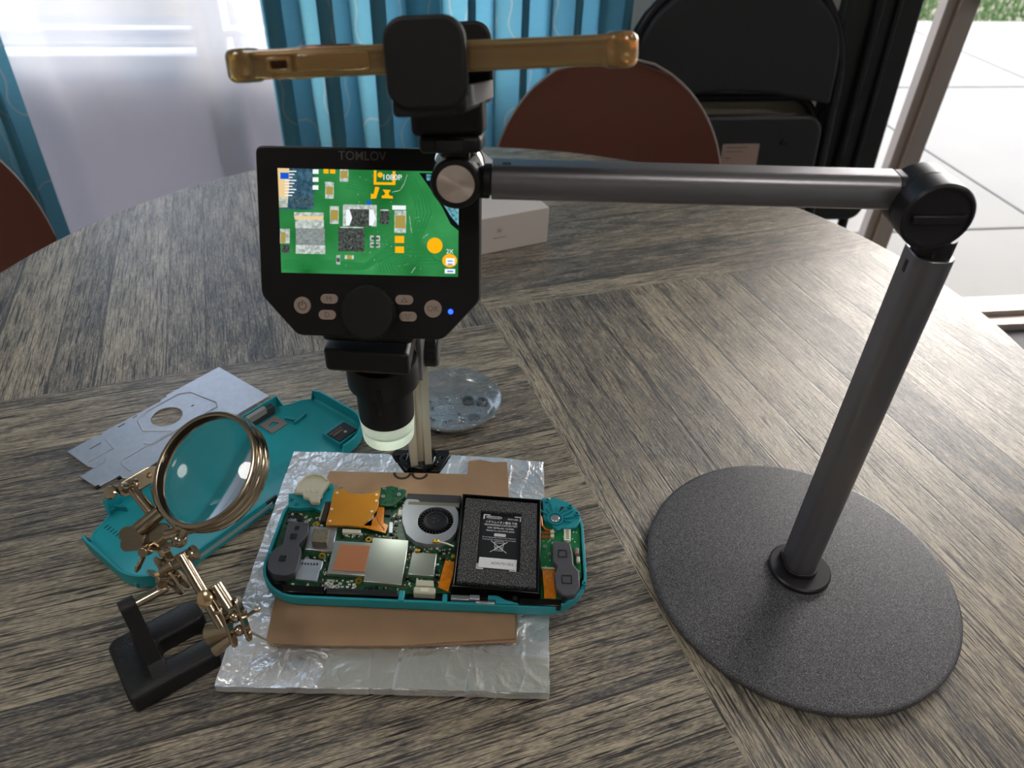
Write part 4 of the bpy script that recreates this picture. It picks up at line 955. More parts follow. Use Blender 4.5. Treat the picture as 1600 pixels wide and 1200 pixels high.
gr_pts = rounded([(31.4, 323.7), (42.9, 323.2), (44.4, 313.2), (44.4, 304.8), (47.9, 299.8), (47.9, 288.3), (44.2, 281.4), (37.2, 280.6), (32.4, 286.2), (31.8, 296.5), (34.1, 303.1), (31.1, 306.6)], 1.6, 3)
grr = plate('speaker_module', gr_pts, 22, 28, GREYM, .8)
for x, y, s_ in ((37.5, 313.3, 2.9), (39.7, 292.9, 3.2)):
    mb = MB(); mb.prism(rrect(x-s_, y-s_, x+s_, y+s_, .3), 28, 28.3, holes=[rrect(x-s_+.5, y-s_+.5, x+s_-.5, y+s_-.5, .2)]); build(mb, 'embossed_square', DARKC, grr)
# processor frame with foam cube, card slot, copper shield, second shield, usb parts
cf = plate('chip_frame', [(-131.8, 330.7), (-113.7, 330.6), (-112.8, 310.6), (-131.0, 311.1)], 22, 24.4, SILVER, .3)
mb = MB(); mb.prism([(-127.5, 324.8), (-117.0, 324.4), (-116.3, 313.2), (-126.6, 313.7)], 24.4, 29.4); build(mb, 'foam_cube', FOAMG, cf, bevel=.4)
plate('white_connector', rounded([(-110.2, 330.1), (-97.6, 329.9), (-97.3, 326.6), (-109.7, 326.8)], .8), 22, 24.2, WHITEP, .4)
sl_ = plate('memory_card_slot', [(-131.6, 302.9), (-126, 303.6), (-120, 303.2), (-116.8, 302.2), (-116.6, 296), (-117.6, 295), (-117.2, 286.8), (-131.3, 287.7)], 22, 24.2, STEEL, .3)
for k in range(6): mb = MB(); mb.box((-129.6 + k*1.9, 299.6, 24.3), (.9, 1.5, .25)); build(mb, 'contact_window', DARKC, sl_)
sh = plate('metal_shield', [(-113.0, 318.9), (-88.0, 318.2), (-88.5, 322.8), (-64.1, 321.7), (-64.0, 285.9), (-88.1, 287.3), (-88.1, 291.9), (-112.3, 292.2)], 22, 25, SHIELD, .35)
mb = MB(); mb.prism([(-108.6, 315.5), (-88.9, 315.5), (-88.6, 294.5), (-109.1, 294.8)], 25, 25.25); build(mb, 'copper_pad', COPPER, sh)
plate('metal_shield', [(-60.5, 312.3), (-44.6, 311.9), (-44.5, 293.9), (-61.2, 294.5)], 22, 24.6, SHIELD, .35)
plate('usb_port', rounded([(-55.4, 290.4), (-44.2, 290.2), (-43.6, 285.8), (-55.2, 286.0)], .8), 22, 25, CREAM, .5); ub = plate('usb_port', rounded([(-56.0, 284.7), (-42.3, 284.5), (-42.2, 279.8), (-55.8, 280.0)], 1), 20, 25.6, CREAM, .7)
mb = MB(); mb.prism([(-51.5, 283.6), (-46.5, 283.5), (-46.5, 281), (-51.5, 281)], 25.6, 25.9); build(mb, 'port_tab', WHITEP, ub)
for i, (x, y) in enumerate([(-129.2, 334.3), (-119.2, 308.2), (-91.2, 322.7), (-91.8, 289.6)]):
    mb = MB(); mb.lathe([(2.3, 22), (2.3, 22.4), (1.0, 22.4), (1.0, 22)], Matrix.Translation((x, y, .05 if i != 2 else .6)), 24, loop=True); build(mb, 'gold_ring', GOLD, gc)
for x, y in [(-118.5, 366.7), (-127.9, 304.8), (-144.2, 336.3), (-87.0, 358.0), (-87.6, 366.0), (-76.4, 366.1), (-76.3, 360.5), (26.5, 322.5), (29.2, 316.5), (47.6, 303), (32.2, 325.4)]:
    mb = MB(); z_ = 26 if (x < -76 and y > 349 and x > -90) else 22
    if x == -118.5: z_ = 24
    mb.lathe([(1.3, z_), (1.3, z_+1.6), (.55, z_+1.6), (.55, z_)], Matrix.Translation((x, y, 0)), 14, loop=True); build(mb, 'screw_post', SILVER, gc)
for x, y in ((-150.7, 306.1), (-151.3, 301.6), (49.7, 349), (50.9, 293)):
    mb = MB(); mb.lathe([(1.5, 20), (1.5, 25.4), (.8, 25.4), (.8, 20)], Matrix.Translation((x, y, 0)), 14, loop=True); build(mb, 'boss', TEAL, gc)
# fan with heat pipe
FC = (-48.2, 338.6)
fan_out = [(-70.9, 357.2), (-72.3, 349.0), (-70.8, 336.8), (-66.5, 325.7), (-59.7, 319.6), (-52, 317.8), (-44, 318.4), (-37.5, 322.5), (-33.4, 329), (-32.3, 338), (-33.4, 347), (-36.5, 352.5), (-60, 353.4), (-62, 357)]
fn = plate('fan_housing', rounded(fan_out, 1.8, 3), 22, 26.6, FANGREY, .6, holes=[circ(FC[0], FC[1], 12.2, 40)])
mb = MB(Matrix.Translation((FC[0], FC[1], 0))); mb.prism(circ(0, 0, 12.6, 40), 21.2, 21.8); build(mb, 'fan_floor', DARKC, fn)
mb = MB(Matrix.Translation((FC[0], FC[1], 0))); mb.lathe([(8.4, 22), (8.6, 26), (7.9, 26.8), (6.4, 26.9), (6.2, 26.5), (.2, 26.5)], seg=40); hb = build(mb, 'fan_hub', DARKC, fn)
for k in range(3): mb = MB(); a = k*2.1; mb.cyl((FC[0]+2*math.cos(a), FC[1]+2*math.sin(a), 26.5), (FC[0]+2*math.cos(a), FC[1]+2*math.sin(a), 26.8), .6, seg=12); build(mb, 'hub_dot', GREYM, hb)
mb = MB()
for k in range(29):
    a = 2*PI*k/29; d = V(math.cos(a), math.sin(a), 0); t_ = V(-math.sin(a), math.cos(a), 0); c_ = V(FC[0], FC[1], 0)
    p = [c_ + d*8.5, c_ + d*11.6 + t_*1.2]; n_ = (p[1]-p[0]).cross(V(0, 0, 1)).normalized()*.3
    mb.rings([[(q + s_).to_tuple()[:2] + (z,) for q, s_ in ((p[0], n_), (p[1], n_), (p[1], -n_), (p[0], -n_))] for z in (22.4, 25.8)])
bl = build(mb, 'fan_blades', BLACK, fn); bl['kind'] = 'stuff'
mb = MB(); mb.box((-51, 353.4, 25.6), (36, 3.6, 2.2)); build(mb, 'heat_pipe', mat('heat_pipe_grey', (120, 118, 100), .5, .5), gc, bevel=.6)
mb = MB(); mb.box((-51.5, 359.5, 24.4), (38.5, 7.8, 3)); build(mb, 'air_vent', mat('vent_grey', (52, 50, 56), .5), gc, bevel=.5)
mb = MB(); mb.sphere((-45.6, 319.6, 27.6), 1.6, (1.3, 1, .8)); mb.box((-47, 319.6, 27.4), (2, 2.6, 1)); cn = build(mb, 'antenna_connector', GOLD, gc)
mb = MB(); mb.tube([(-44.6, 319.4, 27.8), (-39, 317.8, 28), (-33.8, 316.4, 27)], .55, 8); build(mb, 'antenna_cable', WHITEP, gc)
mb = MB(); mb.sphere((-57.5, 313.4, 25.2), 1.5, (1.4, .8, .6)); build(mb, 'antenna_connector', GOLD, gc)
# battery
def quad_in(q, f):
    c = (sum(p[0] for p in q)/4, sum(p[1] for p in q)/4); return [(c[0] + (p[0]-c[0])*f, c[1] + (p[1]-c[1])*f) for p in q]
bq = [(-31.6, 362.8), (23.6, 360.4), (22.6, 281.4), (-32.4, 284.2)]
mb = MB(); mb.prism(bq, 19, 28.2, holes=[[(bq[0][0]+1.3, bq[0][1]-1.3), (bq[1][0]-1.3, bq[1][1]-1.3), (bq[2][0]-1.3, bq[2][1]+1.3), (bq[3][0]+1.3, bq[3][1]+1.3)]]); bt = build(mb, 'battery_frame', GLOSSB, gc, bevel=.3)
bi = [(bq[0][0]+2.4, bq[0][1]-2.6), (bq[1][0]-2.4, bq[1][1]-2.6), (bq[2][0]-2.2, bq[2][1]+4.6), (bq[3][0]+2.6, bq[3][1]+4.4)]
mb = MB(); mb.prism([(bq[0][0]+1.5, bq[0][1]-1.5), (bq[1][0]-1.5, bq[1][1]-1.5), (bq[2][0]-1.5, bq[2][1]+1.5), (bq[3][0]+1.5, bq[3][1]+1.5)], 19, 24); build(mb, 'battery_cell', GLOSSB, gc)
LQ = [(-18.0, 348.9), (10.3, 347.3), (9.8, 298.0), (-18.3, 299.4)]
mb = MB(); mb.prism(bi, 24, 27.2, holes=[LQ]); build(mb, 'battery_foam', FOAM, gc, bevel=.5)
mb = MB(); mb.prism(LQ, 24, 25.2); lbl = build(mb, 'battery_label', mat('label_black', (24, 24, 27), .45), gc)
lbl_m = frame((-4.0, 323.2, 25.26), (28.3, -1.6, 0), (.4, 49, 0))
mb = MB(lbl_m)
for sx in (-1, 1):
    for sy in (-1, 1):
        x, y = sx*13.0, sy*23.4; mb = MB(lbl_m); mb.prism([(x, y), (x - sx*4.6, y), (x - sx*4.6, y - sy*.9), (x - sx*.9, y - sy*.9), (x - sx*.9, y - sy*4.4), (x, y - sy*4.4)], 0, .05); build(mb, 'corner_mark', WHITEI, lbl)
mb = MB(lbl_m); mb.prism(rrect(-11, 18.6, -.2, 22.0, 1.6, 6), .0, .05, holes=[rrect(-10.5, 19.1, -.7, 21.5, 1.2, 6)]); build(mb, 'logo_outline', WHITEI, lbl)
def lt(s_, x, y, size, w=None, b=.03, m_=WHITEI): return text('label_print', s_, size, lbl_m @ Matrix.Translation((x, y, .06)), m_, lbl, width=w, name_bold=b)
lt('Nintendo', -5.6, 20.4, 2.2, 8.6); lt('HDH-003', 7.4, 20.3, 2.1, 7)
lt('リチウムイオン電池 包有', -.3, 16.6, 2.5, 21.5); lt('RECHARGEABLE LI-ION BATTERY', -.3, 14.2, 1.9, 22.5); lt('3.8V 3570mAh 13.6Wh', -.3, 11.6, 2.0, 18); lt('Nintendo Co., Ltd. KYOTO, JAPAN', -.3, 9.2, 1.6, 19)
mb = MB(lbl_m); mb.prism(rrect(-4.2, 4.6, 3.8, 7.0, .8, 4), 0, .05); build(mb, 'caution_box', WHITEI, lbl); text('label_print', 'CAUTION', 1.7, lbl_m @ Matrix.Translation((-.2, 5.8, .08)), INK, lbl)
lt('Do not disassemble, short-circuit or incinerate.', -.4, 3.4, 1.3, 22.5, .01); lt('To be used with specified devices only, see manual.', -.4, 1.5, 1.3, 22.5, .01)
mb = MB(lbl_m)
def stroke(pts, w=.35):
    for a, b in zip(pts, pts[1:]): mb.tube([(a[0], a[1], .05), (b[0], b[1], .05)], w/2, 4)
stroke([(-5.6, .4), (5.4, -9)], .5); stroke([(5.4, .2), (-5.4, -9)], .5); stroke([(-3, -1.2), (3, -1.2), (2.4, -7.6), (-2.4, -7.6), (-3, -1.2)]); stroke([(-3.6, -1.2), (-2.6, .2), (2.6, .2), (3.6, -1.2)]); stroke([(-1.8, -4.3), (1.8, -4.3), (1.8, -6.4), (-1.8, -6.4), (-1.8, -4.3)])
build(mb, 'crossed_bin_symbol', WHITEI, lbl)
wl_m = frame((-4.4, 305.2, 25.34), (24.5, -1.4, 0), (.2, 8.3, 0))
mb = MB(wl_m); mb.prism([(-12.4, -4.1), (12.2, -4.1), (12.2, 4.1), (-12.4, 4.1)], -.06, .06); wl_ = build(mb, 'serial_sticker', mat('sticker_white', (222, 223, 226), .5), gc)
text('label_print', 'ADN701302', 3.0, wl_m @ Matrix.Translation((2.9, -.1, .1)), mat('print_dark_grey', (70, 70, 74), .6), wl_, width=14.6)
# tapes and flexes beside the battery
mb = MB(); pp = [(-38.4, 305.9), (-31.0, 305.0), (-34.3, 281.9), (-40.9, 284.9)]; mb.prism(pp, 25.0, 25.5); build(mb, 'amber_tape', KAPTOND, gc)
mb = MB(); mb.box((-33.5, 310.3, 23.6), (3, 2.6, 2.4)); build(mb, 'gold_pad', GOLD, gc, bevel=.4)
mb = MB(); rows = [(24.4, 32.7, 304, 22.6), (24.6, 32.7, 300, 24.6), (25.2, 32.9, 290, 25.4), (25.6, 32.7, 281.5, 23.6)]
A_ = [[mb.v((x0, y, z)), mb.v((x1, y, z))] for x0, x1, y, z in rows]; B_ = [[mb.v((x0, y, z-.4)), mb.v((x1, y, z-.4))] for x0, x1, y, z in rows]
for S_, in ((A_,), (B_,)):
    for a, b in zip(S_, S_[1:]): mb.face([a[0], a[1], b[1], b[0]])
for k in (0, 1):
    for i in range(3): mb.face([A_[i][k], A_[i+1][k], B_[i+1][k], B_[i][k]])
fr2 = build(mb, 'flex_cable', KAPTOND, gc, ang=80)
mb = MB()
for k in range(6): x = 25.8 + k*1.15; mb.tube([(x, 300, 24.72), (x+.4, 290, 25.5), (x+.5, 282.4, 23.9)], .12, 4)
build(mb, 'trace', mat('flex_trace', (170, 90, 10), .4), fr2)
plate('connector_latch', [(23.9, 304.6), (32.9, 304.4), (33, 305.6), (23.9, 305.8)], 22, 23.4, CREAM)
mb = MB(); mb.tube([(23.9, 348, 24), (24.6, 340, 23.4), (27.5, 337.4, 22.8), (31, 337, 22.6)], .9, 8); mb.box((28, 331.4, 22.4), (8, 2.2, .5)); mb.box((27, 335, 22.5), (7, 2.0, .5)); build(mb, 'copper_strip', mat('copper_orange', (200, 112, 60), .3, .6), gc)
for y in (331.2, 334.9): mb = MB(); mb.box((31.4, y, 23.3), (2.6, 2.8, 2.4)); build(mb, 'battery_terminal', CREAM, gc, bevel=.3)
plate('ribbon_connector', [(39.6, 338.3), (44.2, 338.4), (43.8, 327.9), (39.3, 328.5)], 22, 23.8, WHITEP)
mb = MB()
for k in range(5): mb.box((41.7, 330 + k*1.8, 23.9), (2.2, .5, .2))
build(mb, 'contact_row', DARKC, gc)
mb = MB(); mb.box((47.4, 318.4, 24), (2.6, 5, 3.4)); build(mb, 'tact_switch', mat('switch_rose', (150, 120, 120), .4), gc, bevel=.6); mb = MB(); mb.box((47.9, 311.6, 24), (2.4, 4.4, 3.2)); build(mb, 'tact_switch', CREAM, gc, bevel=.6)
# turquoise stick housing, top right
gp = rounded([(25.2, 365.2), (32.8, 366.6), (43.1, 362.4), (50.4, 354.3), (51.4, 349.2), (50.6, 344.1), (47.6, 338.9), (38.4, 338.4), (35.3, 335.7), (32.8, 338.1), (29.7, 342), (25.1, 345.7)], 1.4, 3)
gh = plate('stick_housing', gp, 22, 24.6, TEALD, .5)
mb = MB(); mb.lathe([(5.6, 24.4), (5.6, 26.4), (4.9, 26.4), (4.6, 24.8), (3.4, 24.7)], Matrix.Translation((33.5, 345.3, 0)), 32, cap=False); build(mb, 'ring_boss', TEALD, gh)
mb = MB(); mb.lathe([(3.1, 24.6), (3.1, 26.1), (2.6, 26.5), (.2, 26.5)], Matrix.Translation((33.5, 345.3, 0)), 28); build(mb, 'stick_base', SILVER, gh)
for k in range(8):
    a = math.radians(-10 + 22*k); r1 = 11 + (k % 3)*2.2
    mb = MB(); p0 = V(33.5 + 6.3*math.cos(a), 345.3 + 6.3*math.sin(a), 25.2); p1 = V(33.5 + r1*math.cos(a), 345.3 + r1*math.sin(a), 25.2)
    F = along(p0, p1-p0); mb.box((p0+p1)/2, (.8, 1.4, (p1-p0).length), F.to_3x3()); build(mb, 'rib', TEALD, gh)
for x, y in ((28.2, 361.8), (48.5, 350.5), (44.2, 357.0)):
    mb = MB(); mb.lathe([(1.7, 24), (1.7, 26.6), (.9, 26.6), (.9, 24)], Matrix.Translation((x, y, 0)), 16, loop=True); build(mb, 'boss', TEALD, gh)
mb = MB(); mb.box((29.5, 364, 25), (2.4, 1.2, 1.4)); build(mb, 'contact_tab', WHITEP, gh); mb = MB(); mb.box((38.8, 355, 25), (2.2, 3.4, 1.4)); build(mb, 'dark_clip', DARKC, gh)
# lower edge: speaker ducts, slider, plates
for nm, x0, x1, y0, y1, m_ in (('speaker_duct', -137, -110.6, 277.4, 282.8, GLOSSB), ('speaker_duct', -109.8, -65, 277.6, 281.8, BLACK), ('edge_clip', -64.8, -61.2, 274.6, 282.2, TEAL), ('edge_clip', -37.6, -34.5, 274.6, 281, TEAL), ('slider_block', -32.3, -21, 277.0, 280.6, SILVER), ('slider_block', -21, -14.5, 277.6, 281.2, STEEL), ('metal_tab', -17, -4.8, 275.0, 277.0, SILVER), ('speaker_duct', 9.8, 36, 275.4, 280.4, GLOSSB)):
    mb = MB(); mb.box(((x0+x1)/2, (y0+y1)/2, 22), (x1-x0, y1-y0, 5.4)); build(mb, nm, m_, gc, bevel=.6)
plate('edge_clip', [(-9.4, 280.6), (-3.5, 280.6), (1.9, 277.6), (9.4, 275.6), (9.4, 275.0), (-4.5, 275.0), (-4.5, 277.4), (-9.4, 277.6)], 20, 25.4, TEALD, .4)
mb = MB(); mb.cyl((7.4, 278.8, 20), (7.4, 278.8, 26), 1.6); build(mb, 'screw_head', DARKC, gc); mb = MB(); mb.cyl((37.6, 279.6, 20), (37.6, 279.6, 26.4), 1.6); build(mb, 'screw_head', DARKC, gc)
# ------------------------------------------------------------------ turquoise back shell lying open side up
SA = math.radians(55); SC_ = V(-206, 393, 0); SF = Matrix.Translation(SC_) @ Matrix.Rotation(SA, 4, 'Z')
sh2 = thing('console_back_shell', 'turquoise plastic back shell lying open side up beneath the magnifying glass', 'plastic shell', tuple(SC_ + V(0, 0, .1)))
# outline in the shell's own frame: u along, v across; corners at v > 0 are scooped for the triggers
def scoop(s):
    return [(s*102, 30), (s*99, 29), (s*93, 34.5), (s*87, 36.5), (s*83, 38), (s*79, 40.5), (s*77, 45.5)]
lowR = [(102.5 + 0, 30), (104, 20), (104, -18)] + [(104-28+28*math.cos(a), -45.5+28+28*math.sin(a)) for a in [math.radians(-k*9) for k in range(1, 11)]]
lowL = [(-x, y) for x, y in lowR][::-1]
so = scoop(1)[::-1][:-1] + [(102.5, 30)] + lowR[1:] + lowL[:-1] + [(-102.5, 30)] + [(-p[0], p[1]) for p in scoop(1)][1:]
so = [q for i in range(len(so)) for q in ([so[i]] + ([(so[i][0] + (so[(i+1) % len(so)][0]-so[i][0])*k/40, so[i][1] + (so[(i+1) % len(so)][1]-so[i][1])*k/40) for k in range(1, 40)] if abs(so[i][0]-so[(i+1) % len(so)][0]) > 100 and so[i][1] < 0 else []))]  # counter-clockwise is sorted out by prism()
mb = MB(SF)
def inset(poly, d):
    c = V(0, 0, 0); out = []; N = len(poly); ar = sum(poly[i][0]*poly[(i+1) % N][1] - poly[(i+1) % N][0]*poly[i][1] for i in range(N)); sg = 1 if ar > 0 else -1
    for i in range(N):
        a, b, c_ = Vector(poly[i-1]), Vector(poly[i]), Vector(poly[(i+1) % N]); e1 = (b-a).normalized(); e2 = (c_-b).normalized()
        n1 = Vector((-e1.y, e1.x))*sg; n2 = Vector((-e2.y, e2.x))*sg; n = (n1+n2); n = n.normalized()/max(.5, n.normalized().dot(n1)) if n.length > .01 else n1
        out.append((b.x + n.x*d, b.y + n.y*d))
    return out
def wall_h(u, v):
    """rim height round the outline: full on the straight sides, cut away in the trigger scoops"""
    s = abs(u); w_ = SF @ V(u, v, 0)
    if w_.x > -171.5 and w_.y < 422: return 2.9        # pressed low where the foil board rests over it
    if v > 28 and s > 77.5: return 3.4 if s < 101 else 11
    if v > 44: return 13 if s > 50 else 11.5
    return 13.0
I0 = inset(so, 1.5); bot = inset(so, 2.8); I1 = inset(so, 3.4)
N = len(so)
ro = [mb.v((p[0], p[1], .1)) for p in bot]; r1 = [mb.v((p[0], p[1], 2.2)) for p in so]; r2 = [mb.v((p[0], p[1], wall_h(*p))) for p in so]
r3 = [mb.v((p[0], p[1], wall_h(*so[i]))) for i, p in enumerate(I0)]; r4 = [mb.v((p[0], p[1], 2.8)) for p in I0]; r5 = [mb.v((p[0], p[1], 1.6)) for p in I1]
for a, b in ((ro, r1), (r1, r2), (r2, r3), (r3, r4), (r4, r5)):
    for i in range(N): j = (i+1) % N; mb.face([a[i], a[j], b[j], b[i]])
mb.face(ro[::-1]); mb.face(r5); build(mb, 'shell', TEAL, sh2, ang=40)
def upart(name, m_, c, s, ang=0, bevel=.3, parent=None):
    mb = MB(SF @ Matrix.Translation(c) @ Matrix.Rotation(math.radians(ang), 4, 'Z')); mb.box((0, 0, 0), s); return build(mb, name, m_, parent or sh2, bevel=bevel)
upart('rib', TEALD, (70, 22, 3.1), (1.6, 9, 3), 24); upart('rib', TEALD, (76, 16, 3.1), (14, 1.6, 3), 6)
cr = upart('card_slot_bracket', mat('dark_grey_clip', (58, 58, 60), .5), (56, 41, 6), (26, 4.5, 8.5)); upart('slot_cover', mat('light_grey_clip', (140, 138, 136), .5), (52, 40.5, 10), (18, 4, 6), parent=cr); 
mb = MB(SF); mb.prism([(50, 36), (66, 36), (66, 20), (50, 20)], 1.7, 2.6, holes=[[(54, 26), (54, 30), (60, 31), (62, 26)]]); build(mb, 'grey_tape', mat('grey_tape', (120, 116, 116), .6), sh2)
bb = upart('bay_wall', TEALD, (83, -26, 4), (22, 20, 6)); upart('black_insert', DARKC, (83, -27, 7.3), (19, 15, 1.4)); upart('insert_contact', mat('contact_brown', (96, 78, 70), .5), (80, -23, 8.2), (13, 1.2, .4)); upart('insert_contact', mat('contact_brown', (96, 78, 70), .5), (80, -26, 8.2), (10, 2.4, .4))
mb = MB(SF); mb.cyl((84, -30, 7.9), (84, -30, 8.8), 1.2, seg=16); build(mb, 'screw_head', SILVER, sh2)
upart('mesh_strip', mat('grey_mesh', (60, 64, 68), .6), (-4, -41.2, 5), (18, 1.4, 6)); upart('mesh_strip', mat('grey_mesh', (60, 64, 68), .6), (-32, -41.2, 5), (20, 1.4, 6))
for k in range(7): upart('vent_slot', mat('dark_teal_slot', (8, 84, 92), .6), (-82 + k*.2 - 3, 33 - k*3.2 + 0, 1.75), (3.6, 1.0, .4), 10)
upart('serial_sticker', mat('grey_sticker', (150, 170, 172), .5), (-33, -45.45, 7), (62, .5, 3.4), bevel=.1)
upart('rail', TEALD, (-100.6, -12, 4), (1.6, 40, 5)); upart('rail', TEALD, (-70, 38.5, 4), (1.4, 9, 5), 30); upart('rail', TEALD, (-62, -40.6, 4), (36, 1.4, 5))

# ------------------------------------------------------------------ stamped steel plate
sp_ = thing('shield_plate', 'stamped silver metal plate with a round fan hole lying behind the turquoise shell', 'metal plate', tuple(SF @ V(10, 96, .1)))
pl = [(-62.1, 128.2), (-61, 99.8), (-58.5, 94.2), (-70.4, 95.2), (-68.6, 74.0), (-52.6, 72.4), (-49.9, 64.6), (-30, 63.9), (80.8, 62.2), (79.6, 130.4), (26, 131), (25.6, 129), (19.4, 128.8), (18.8, 127.4), (-33.5, 128.2), (-34.2, 126.4), (-37, 126.4), (-38, 128.4)]
holes = [circ(10.2, 105.6, 12.3, 40), [(-50, 118), (-40.5, 118), (-40.5, 116.8), (-50, 116.8)], [(-22, 125), (-16, 125), (-16, 123.6), (-22, 123.6)], [(-8, 126.4), (-4.5, 126.4), (-4.5, 125.2), (-8, 125.2)], [(30.5, 102), (33, 102), (33, 100.8), (30.5, 100.8)]]
mb = MB(SF); mb.prism(pl, .5, 1.5, holes); pb = build(mb, 'plate', STEEL, sp_, bevel=.3)
def bead(pts, closed=False, r=.55):
    mb = MB(SF); mb.tube([(x, y, 1.4) for x, y in pts], r, 8, closed=closed); build(mb, 'pressed_bead', STEEL, pb)
bead([(-20, 90), (-16, 84), (2, 84), (44, 84), (47, 90), (42, 118), (34, 124), (4, 124), (-8, 118), (-12, 104), (2, 87)], r=.8)
bead([(-58, 104), (-38, 104), (-36, 118)]); bead([(-44, 70), (-44, 82), (-40, 86), (-2, 86), (0, 80), (-2, 66)]); bead([(-66, 94.5), (-50, 94.5), (-48, 98)])
mb = MB(SF); mb.prism([(30, 57), (66, 57), (66, 62), (30, 62)], .3, 1.6); build(mb, 'foam_gasket', mat('grey_gasket', (92, 96, 104), .7), sp_)
for x, y in ((-68, 74.5), (-53, 71)): mb = MB(SF); mb.box((x, y, .9), (3, 2.4, 1.6)); build(mb, 'edge_hook', DARKC, sp_)

# ------------------------------------------------------------------ white carton
bxF = Matrix.Translation((35, 809, 0)) @ Matrix.Rotation(math.radians(27.5), 4, 'Z')
wb = thing('white_box', 'white carton with a faint printed logo standing behind the microscope screen', 'box', (-40, 850, 0))
mb = MB(bxF); mb.box((-75, 102, 22.6), (150, 204, 45)); build(mb, 'carton', BOXM, wb, bevel=.8)
lf = bxF @ Matrix(((1, 0, 0, -62), (0, 0, -1, -.06), (0, 1, 0, 0), (0, 0, 0, 1))) if False else bxF @ Matrix.Translation((-64, -.1, 0)) @ Matrix(((1, 0, 0, 0), (0, 0, -1, 0), (0, 1, 0, 0), (0, 0, 0, 1)))
mb = MB(lf); LG = mat('faint_print', (176, 160, 152), .6)
mb.tube([(4.2*math.cos(a), 27 + 4.2*math.sin(a), .02) for a in [2*PI*k/20 for k in range(20)]], .2, 4, closed=True); mb.prism(rrect(-2, 25, 2, 29, .8), .0, .1)
build(mb, 'printed_logo', LG, wb); mb = MB(lf); mb.prism(rrect(-8.5, 17.6, 8.5, 19.0, .6), .0, .1); build(mb, 'printed_line', LG, wb)

# ------------------------------------------------------------------ dish of screws under cling film
DC = V(-51, 491, 0)
DT = Matrix.Translation(DC); DTt = DT @ Matrix.Rotation(math.radians(0), 4, 'X')
mb = MB(DTt); mb.lathe([(24, .2), (30, 1.2), (37, 5.4), (41, 10.6), (42, 11), (42.3, 10.4), (38.6, 5.2), (31, .2)][::-1] + [], seg=64, cap=False)
prof_d = [(.3, .2), (29, .2), (36, 3.2), (41.5, 11.2), (42.2, 11.4), (42.0, 10.6), (36.6, 2.4), (30, -0.0+.02)]
mb = MB(DTt); mb.lathe([(.2, 0.05), (29.5, .05), (37.2, 3.0), (42.4, 11.0), (42.2, 11.6), (41.5, 11.5), (36.2, 4.0), (28.5, 1.2), (.2, 1.2)], seg=64); 
tag(build(mb, 'parts_dish', mat('glazed_dish', (176, 182, 188), .12, .55), loc=tuple(DC), ang=60), 'shallow glossy round dish of tiny parts behind the microscope pole', 'dish')
mb = MB(DTt); rd = random.Random(8)
g_ = []; 
for j in range(15):
    r = 43.0*j/14; row = []
    for i in range(64):
        a = 2*PI*i/64; z = 12.0 - 2.0*(1-(r/43)**2) + (.35*math.sin(5*a + j) + rd.uniform(-.12, .12))*(r/43); row.append(mb.v((max(r, .05)*math.cos(a), max(r, .05)*math.sin(a), z)))
    g_.append(row)
sk = []
for rr, zz in ((43.4, 10), (42.8, 8.2)):
    sk.append([mb.v((rr*math.cos(2*PI*i/64)*(1 + rd.uniform(-.012, .012)), rr*math.sin(2*PI*i/64)*(1 + rd.uniform(-.012, .012)), zz + rd.uniform(-.8, .8))) for i in range(64)])
g_ += sk
for a, b in zip(g_, g_[1:]):
    for i in range(64): mb.face([a[i], a[(i+1) % 64], b[(i+1) % 64], b[i]])
tag(build(mb, 'cling_film', FILM, loc=(DC.x, DC.y, 8), ang=60, recalc=True), 'clear wrinkled cling film stretched over the dish of screws', 'plastic film')
# loose parts in the dish
DZ = 1.3
for (x, y), lab in (((-37.5, 497.6), 'small dark ring with a hole left of its twin in the dish'), ((-25.4, 496.0), 'small dark ring with a hole nearest the dish rim')):
    zz = DZ if x < -30 else 1.6
    mb = MB(); mb.lathe([(5.3, 0), (5.3, 2.6), (4.8, 3.2), (3.0, 3.0), (2.8, .4)], Matrix.Translation((x, y, zz)), 28, loop=True)
    tag(build(mb, 'stick_ring', mat('ring_dark_grey', (70, 74, 80), .35, .4)), lab, 'ring')
mb = MB(Matrix.Translation((-57.5, 499, DZ)) @ Matrix.Rotation(math.radians(-50), 4, 'Z'))
mb.prism(rounded([(-8, -2), (-3, -3), (0, -6), (4, -5), (3, -1), (9, -1.6), (10, 1.8), (3, 2), (1, 4.4), (-4, 4), (-8, 2)], 1), 0, .8, holes=[circ(7.4, .2, 1, 12)]); tag(build(mb, 'metal_bracket', SILVER, bevel=.15), 'tiny silver bracket with a hole lying in the dish', 'bracket')
mb = MB(); mb.cyl((-31, 477, DZ), (-31, 477, DZ+1.2), 5, seg=28); tag(build(mb, 'grey_disc', mat('disc_grey', (88, 98, 108), .4, .3), bevel=.2), 'small grey disc lying near the front of the dish', 'disc')
mb = MB(); mb.tube([(-47 + 1.7*math.cos(a), 502 + a*.45 - 3 + 1.7*0, DZ + 1.9 + 1.5*math.sin(a)) for a in [k*.5 for k in range(38)]], .25, 5); tag(build(mb, 'coil_spring', SILVER), 'tiny coil spring lying beside the rings in the dish', 'spring')
SCR = None; rd = random.Random(2)
def screw_mesh():
    mb = MB(); mb.lathe([(1.3, 0), (1.4, .5), (1.0, .9), (.55, 1.0), (.5, 3.6), (.2, 4.2)], seg=14); return mb
spots = [(-68.0, 471.5), (-64.3, 469.5), (-55.1, 468.6), (-50.1, 469.8), (-72.0, 478), (-39.7, 472.3), (-66.5, 487), (-70.5, 493), (-44.5, 480)]
